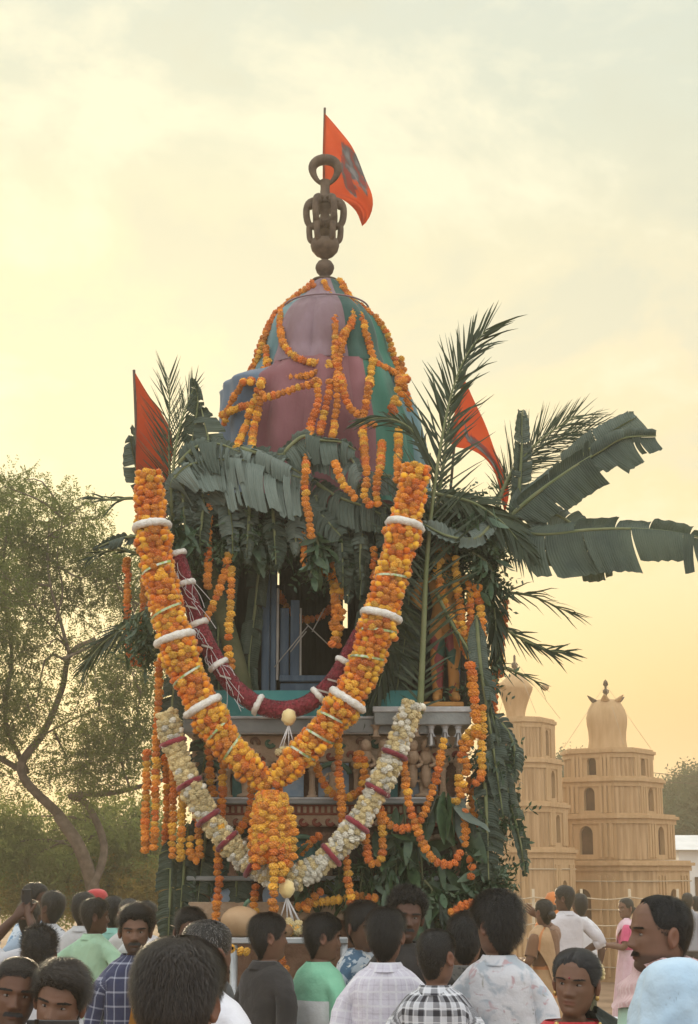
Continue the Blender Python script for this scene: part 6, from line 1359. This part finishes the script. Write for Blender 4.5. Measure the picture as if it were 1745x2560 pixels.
person('dark haired person with a pink collar, peeping between the camouflage shirt and the big hair', 1203, 2296, 9.2, 175, 180, 0, 0, S3, 'short', 'low', None, cloth('pink_pale_cloth', (.62, .38, .40)), face=False, nb=2600)
person('man with big rounded black hair in a pale floral shirt, seen from behind', 1248, 2224, 7.6, 168, 214, 0, 0, S2, 'big', 'low', None, cloth('pale_floral_cloth', (.60, .61, .64), (.66, .66, .68), 'floral', sc=11, cols=[((.42, .47, .52), .50, .60), ((.50, .36, .38), .60, .66), ((.36, .36, .33), .64, .70)]), nb=8000)

# woman in a red blouse
red = cloth('red_blouse_cloth', (.45, .025, .035), (.55, .05, .055)); dark = cloth('dark_saree_cloth', (.016, .022, .018), (.03, .04, .03)); gold = mat('gold_beads', (.60, .40, .14), .3, metal=.9)
wm = person('woman in a red blouse and bead necklace frowning to the left, at the bottom right', 1447, 2372, 6.3, 2, -24, 0, 5, S2, 'tied', 'woman', HW, None, nb=6500, pants=None, k=dict(nose=.9, jaw=.96, bun=1, tail=1, look=-1, brow=110, neck=.024))
def wrap_cloth(name, o, TB, zs_f, mt, off=.026, frm=0, to=1, n=24, width=.16, tabl=ST):
    """a length of cloth laid over the torso: list of (theta, z) for its middle line"""
    m = MB(); q = spline([(a, b, 0) for a, b in zs_f], n); rows = []
    for i in range(n):
        th, z = q[i, 0], q[i, 1]; row = []
        for j in np.linspace(-.5, .5, 9):
            zz = min(1.415, z+j*width); a, f, b = (np.interp(zz, tabl[:, 0], tabl[:, c]) for c in (1, 2, 3)); t2 = th+j*.25; cs, sn = math.cos(t2), math.sin(t2); ex = 1+off/.15+.05*math.sin(j*22+i*.3)*.5
            row.append(((a*abs(sn)**.84*(1 if sn > 0 else -1))*ex, ((-f if cs > 0 else b)*abs(cs)**.84)*ex, zz+(.02 if z > 1.38 else 0)))
        rows.append(row)
    m.grid(np.array(rows)); m.v = [TB(np.vstack(m.v))]; return part(name, m, mt, o)
def blouse(o, TB, ae, mt):
    m = MB(); lp, f0, l0 = torso(m, list(np.r_[np.linspace(1.385, 1.36, 3), np.linspace(1.345, 1.22, 7), np.linspace(1.19, 1.05, 6)]), ST*np.array((1, .95, .97, .95)), p=.84)
    for sg in (1, -1): q = ae[sg][0][:6]; extrude(m, lp[sg], list(q), [(.062,)*2]*6, cap=False)
    wrinkle(m, .004, 5); m.v = [TB(np.vstack(m.v))]; return part('blouse', m, mt, o)
def skirt(o, TB, mt, flare=.26):
    m = MB(); a = np.linspace(0, 2*math.pi, 72, endpoint=False); rows = []
    for z in np.linspace(1.06, .03, 14):
        u = (1.06-z)/1.03; r = np.interp(u, [0, .2, 1], [.150, .185, flare]); rr = r*(1+.07*u*np.sin(a*13)+.03*u*np.sin(a*7+1)); rows.append(np.stack([rr*np.sin(a), -rr*.85*np.cos(a)+.01, np.full(72, z)], 1))
    m.grid(np.array(rows), close=True); m.v = [TB(np.vstack(m.v))]; return part('saree_skirt', m, mt, o)
blouse(wm[0], wm[1], wm[3], red); skirt(wm[0], wm[1], dark)
wrap_cloth('saree_drape', wm[0], wm[1], [(-1.3, 1.02), (-.5, 1.10), (.15, 1.22), (.62, 1.32), (1.1, 1.38), (1.9, 1.38), (2.6, 1.25), (2.9, 1.05)], dark, .03, width=.20)
m = MB()
for i in range(30):
    a = -1.35+2.7*i/29; q = wm[1]((.085*math.sin(a), -.075-.035*math.cos(a), 1.395-.075*math.cos(a))); m.ball(q, .0075 if i % 2 else .0095, 8, 5)
part('necklace', m, gold, wm[0])
for sg in (1, -1): m = MB(); q = wm[2](np.array((sg*.084, .012, .070))); m.ball(q, (.008, .006, .012), 8, 6); part('earring', m, gold, wm[0])
m = MB(); m.ball(wm[2](np.array((0, -.0975, .142))), .0045, 8, 5); part('forehead_mark', m, M_rose, wm[0])
m = MB()
for i in range(16):
    a = i/15*3.4-1.7; m.ball(wm[2](np.array((.078*math.sin(a), .100+.01*math.cos(a*2), .150+.062*math.cos(a)))), (.013, .011, .011), 7, 5)
part('flower_garland', m, M_pa, wm[0])

# balding man with scarf
bm = person('heavy balding man with a moustache in profile facing left, pink scarf on his shoulders', 1664, 2232, 5.75, -70, -84, -2, 0, S2, 'crop', 'bald', HB, cloth('mint_shirt_cloth', (.42, .66, .54), (.48, .70, .58)), moust=.9, k=dict(stubble=.65, jaw=1.12, nose=1.1, neck=.03, hs=.97), nb=6000, build=1.12, bel=.04)
scarf = cloth('pink_check_scarf', (.52, .30, .32), (.58, .36, .37), 'check', sp=.018, w=.4, line=(.72, .62, .60), f=.4)
m = MB(); rows = []
for i in range(40):
    a = -3.3+6.6*i/39; row = []
    for j in range(13):
        u = j/12; z = 1.455-.03*u if u < .25 else 1.4475-.14*(u-.25)/.75; zz = min(1.42, z-.004); q_ = [np.interp(zz, ST[:, 0], ST[:, c]) for c in (1, 2, 3)]; sn, cs = math.sin(a+math.pi), math.cos(a+math.pi); o_ = .018+.010*math.sin(u*19+a*3)+.006*noise.noise((a*3, u*4, 1))
        row.append(((q_[0]*1.12+o_)*abs(sn)**.84*(1 if sn > 0 else -1), (-(q_[1]+o_) if cs > 0 else q_[2]+o_)*abs(cs)**.84, z-.012+.008*math.sin(a*5+u*4)))
    rows.append(row)
m.grid(np.array(rows)); m.v = [bm[1](np.vstack(m.v))]; part('scarf', m, scarf, bm[0])
# the cloth covered head at the lower right
pb = cloth('pale_blue_veil', (.40, .56, .70), (.48, .63, .75)); vp = person('person at the lower right corner with a pale blue cloth draped over head and shoulders', 1690, 2426, 4.6, 165, 170, 0, 0, S2, 'flat', 'low', None, pb, face=False, nb=800)
m = MB(); rows = []; nrm = 110; a = np.linspace(0, 2*math.pi, nrm, endpoint=False)
for i, (r, z) in enumerate(spline([(0, .004, 1.712), (0, .045, 1.705), (0, .080, 1.685), (0, .102, 1.645), (0, .114, 1.59), (0, .118, 1.53), (0, .125, 1.47), (0, .150, 1.41), (0, .19, 1.36), (0, .225, 1.30), (0, .245, 1.22), (0, .25, 1.12), (0, .252, 1.0)], 44)[:, 1:]):
    u = i/43; i = i*12/43; fold = 1+u*.06*np.sin(a*5+i*.35+1)+u*.035*np.sin(a*11+i*.5)+.02*np.sin(a*3+i); rows.append(np.stack([r*1.02*fold*np.sin(a), -r*fold*np.cos(a)*(.95-.23*min(1, max(0, (i-5)/3)))+.012, np.full(nrm, z)+.012*u*np.sin(a*4+2)], 1))
gv = np.array(rows)
for i in range(gv.shape[0]):
    for j in range(nrm):
        x, y, z = gv[i, j]; q = abs(noise.noise((x*4+z*4, y*4, z*2.0-x*5)))+.5*abs(noise.noise((x*13+z*9, y*13, z*6))); k_ = 1+min(1, i/12)*(.30*(q-.28)); k_ += .09*min(1, i/14)*(1-abs(math.sin(a[j]*3+z*5+2.2*noise.noise((x*3, y*3, z*2)))))**2.2; gv[i, j, 0] *= k_; gv[i, j, 1] = (y-.012)*k_+.012; gv[i, j, 2] += .02*(q-.25)
m.grid(gv, close=True); m.v = [vp[1](np.vstack(m.v))]; part('veil', m, pb, vp[0])

# people in the distance before the towers
ws = person('woman in a tan and orange saree lifting a hand to her head, before the towers', 1362, 2248, 15.6, -130, -150, 0, 0, S2, 'tied', 'woman', None, None, arms=('front', 'head'), nb=1200, pants=None, k=dict(bun=1))
tan_s = cloth('tan_saree_cloth', (.40, .26, .13), (.48, .31, .17), 'stripe', sp=.25, w=.15, line=(.50, .20, .07)); blouse(ws[0], ws[1], ws[3], cloth('brown_blouse_cloth', (.20, .10, .05))); skirt(ws[0], ws[1], tan_s, .30)
wrap_cloth('saree_drape', ws[0], ws[1], [(-1.3, 1.02), (-.4, 1.14), (.3, 1.28), (1.0, 1.38), (1.8, 1.38), (2.6, 1.2), (2.9, .98)], tan_s, .035, width=.30)
person('man in a pale shirt, one hand on his hip, before the right tower', 1414, 2214, 17.4, -155, -120, 0, 0, S3, 'short', 'low', None, cloth('pale_mauve_cloth', (.56, .54, .56), (.62, .60, .62)), sleeve='rolled', arms=('down', 'hip'), nb=1200, build=1.1)
person('man in white shirt and dark green trousers, just behind the man with hand on hip', 1450, 2234, 18.2, -160, -165, 0, 0, S3, 'short', 'low', None, cloth('clean_white_cloth', (.74, .74, .76)), sleeve='half', pants=(.05, .06, .025), face=False, nb=1000, build=1.1)
wp = person('woman in a pink blouse and pale pink saree holding out an arm, far right', 1566, 2245, 19.5, -100, -60, 0, 0, S2, 'tied', 'woman', None, None, arms=('front', 'front'), nb=1000, pants=None, k=dict(bun=1))
pk = cloth('pale_pink_saree_cloth', (.62, .40, .46), (.68, .50, .54)); blouse(wp[0], wp[1], wp[3], cloth('pink_blouse_cloth', (.62, .09, .20))); skirt(wp[0], wp[1], pk, .29)
wrap_cloth('saree_drape', wp[0], wp[1], [(-1.3, 1.02), (-.4, 1.14), (.3, 1.28), (1.0, 1.38), (1.8, 1.38), (2.6, 1.2), (2.9, .98)], pk, .03, width=.22)
wo = person('woman in an orange veil, half hidden behind the tan saree woman before the towers', 1382, 2240, 20.5, 180, 180, 0, 0, S2, 'tied', 'woman', None, None, face=False, nb=500, pants=None, k=dict(bun=1))
og = cloth('orange_veil_cloth', (.62, .20, .05)); blouse(wo[0], wo[1], wo[3], og); skirt(wo[0], wo[1], og)
m = MB(); a = np.linspace(0, 2*math.pi, 40, endpoint=False)
m.grid(np.array([np.stack([r*np.sin(a), -r*np.cos(a)+.015, np.full(40, z)], 1) for r, z in [(.004, 1.735), (.07, 1.715), (.105, 1.65), (.11, 1.55), (.13, 1.45), (.21, 1.36), (.24, 1.2)]]), close=True); m.v = [wo[1](np.vstack(m.v))]; part('veil', m, og, wo[0])
person('tiny far man with grey clothes beyond the balding head, by the white building', 1718, 2232, 24, 170, 170, 0, 0, S3, 'short', 'low', None, cloth('grey_far_cloth', (.30, .31, .34)), face=False, nb=500)
person('tiny far man in pale clothes at the very right edge, by the white building', 1741, 2240, 25, 180, 180, 0, 0, S3, 'short', 'low', None, cloth('pale_far_cloth', (.5, .45, .4)), face=False, nb=500)

# painted guardian statue on the corner slab
def statuemat(name, skinlike):
    m = mat(name, (.46, .21, .055), .7); T = NT(m.node_tree); b = T.n['Principled BSDF']; ob = T.new('ShaderNodeTexCoord').outputs['Object']
    mp_ = T.new('ShaderNodeMapping', i_Vector=ob, i_Scale=(1, .6, .62)); v = T.new('ShaderNodeTexVoronoi', i_Vector=mp_.outputs[0], i_Scale=18.0); s_ = T.new('ShaderNodeSeparateColor', i_0=v.outputs['Color'])
    c = T.ramp(s_.outputs[0], [(0, (.46, .21, .055)), (.45, (.24, .05, .05)), (.66, (.10, .17, .34)), (.80, (.04, .10, .07)), (.88, (.46, .21, .055))], 'CONSTANT'); T.l.new(c, b.inputs[0]); return m
st = thing('guardian_statue', 'painted guardian statue in patchwork breeches standing on the right corner slab', 'statue', np.array((P(1115, 1754, 9.98)[0], 9.99, P(1100, 1754, 9.9)[2])))
SM = statuemat('patchwork_paint', 1); SO = mat('ochre_statue_paint', (.46, .22, .06), .7, (.50, .25, .07), 8, 3); q0 = np.array(st.location)
for sg in (-1, 1):
    b = MB(); b.tube(spline([q0+np.array((sg*.050, 0, .05)), q0+np.array((sg*.052, -.01, .16)), q0+np.array((sg*.050, -.015, .30)), q0+np.array((sg*.040, 0, .46))], 14), np.interp(np.arange(14), [0, 5, 9, 13], [.030, .040, .046, .062]), 12); lg = part('leg', b, SM, st)
    b = MB(); b.tube(spline([q0+np.array((sg*.05, .025, .042)), q0+np.array((sg*.052, -.01, .040)), q0+np.array((sg*.065, -.09, .022)), q0+np.array((sg*.07, -.115, .016))], 10), np.interp(np.arange(10), [0, 4, 9], [.030, .032, .014]), 10); part('foot', b, SO, lg)
    b = MB(); b.tube(spline([q0+np.array((sg*.12, 0, .80)), q0+np.array((sg*.19, -.01, .66)), q0+np.array((sg*.13, -.09, .58))], 10), np.linspace(.036, .024, 10), 9); part('arm', b, SO, st)
b = MB(); b.lathe([(0, .43), (.085, .44), (.095, .50), (.075, .60), (.10, .74), (.12, .80), (.05, .845), (.038, .87), (0, .88)], q0, 18, sy=.7); part('torso', b, SO, st)
b = MB(); b.ball(q0+np.array((0, -.005, .945)), (.062, .066, .082), 16, 12); b.ball(q0+np.array((0, -.072, .94)), (.011, .014, .018), 8, 6); hd = part('head', b, SO, st)
b = MB(); b.lathe([(.068, .975), (.07, 1.0), (.052, 1.04), (.045, 1.09), (.015, 1.13), (0, 1.14)], q0, 14); part('crown', b, M_redrim, hd)

# phones
def phone(label, c, yaw, tilt, size, mt):
    t = thing('phone', label, 'phone', c); Rm = rotm(yaw, tilt); b = MB(); b.box((0, 0, 0), size, bev=.004); b.v = [np.vstack(b.v)@Rm.T+c]; part('case', b, mt, t, smooth=False)
    b = MB(); b.box((0, -size[1]/2-.0006, 0), (size[0]*.92, .001, size[2]*.92)); b.v = [np.vstack(b.v)@Rm.T+c]; part('screen', b, mat('phone_screen', (.03, .035, .04), .12), t, smooth=False)
    b = MB(); b.box((size[0]*.3, size[1]/2+.0015, size[2]*.38), (.014, .003, .026), bev=.001); b.v = [np.vstack(b.v)@Rm.T+c]; part('camera_lens', b, M_iris, t, smooth=False)
pcase = mat('phone_case', (.025, .026, .028), .35, (.04, .04, .042), 6, 2)
phone('dark phone held upright in both hands at the left edge', ph[1](((ph[3][1][1]+ph[3][-1][1])/2)+np.array((0, -.01, .035))), R(-25+180), R(-8), (.078, .010, .160), pcase)
pc = pm2[1]((pm2[3][1][1]+pm2[3][-1][1])/2+np.array((-.01, -.012, 0))); pc[2] = P(147, 2549, pc[1])[2]-.041; phone('black phone held sideways before the two selfie men at the bottom left', pc, R(174), R(-6), (.165, .010, .080), pcase)
# white sack, ground litter
b = MB(); q = P(1522, 2174, 16.5)*np.array((1, 1, 0)); b.lathe([(0, .0), (.26, .01), (.31, .08), (.32, .22), (.27, .36), (.16, .45), (.06, .48), (0, .485)], q+np.array((0, 0, .0)), 30, ripple=lambda a_: 1+.05*np.sin(a_*5)+.03*np.sin(a_*11+1)); 
M_sack = mat('white_sack_cloth', (.72, .72, .76), .9, (.64, .64, .68), 5, 4, .6, 12); single('cloth_sack', 'plump white cloth sack on the brown ground before the pink saree woman', 'sack', b, M_sack, q)
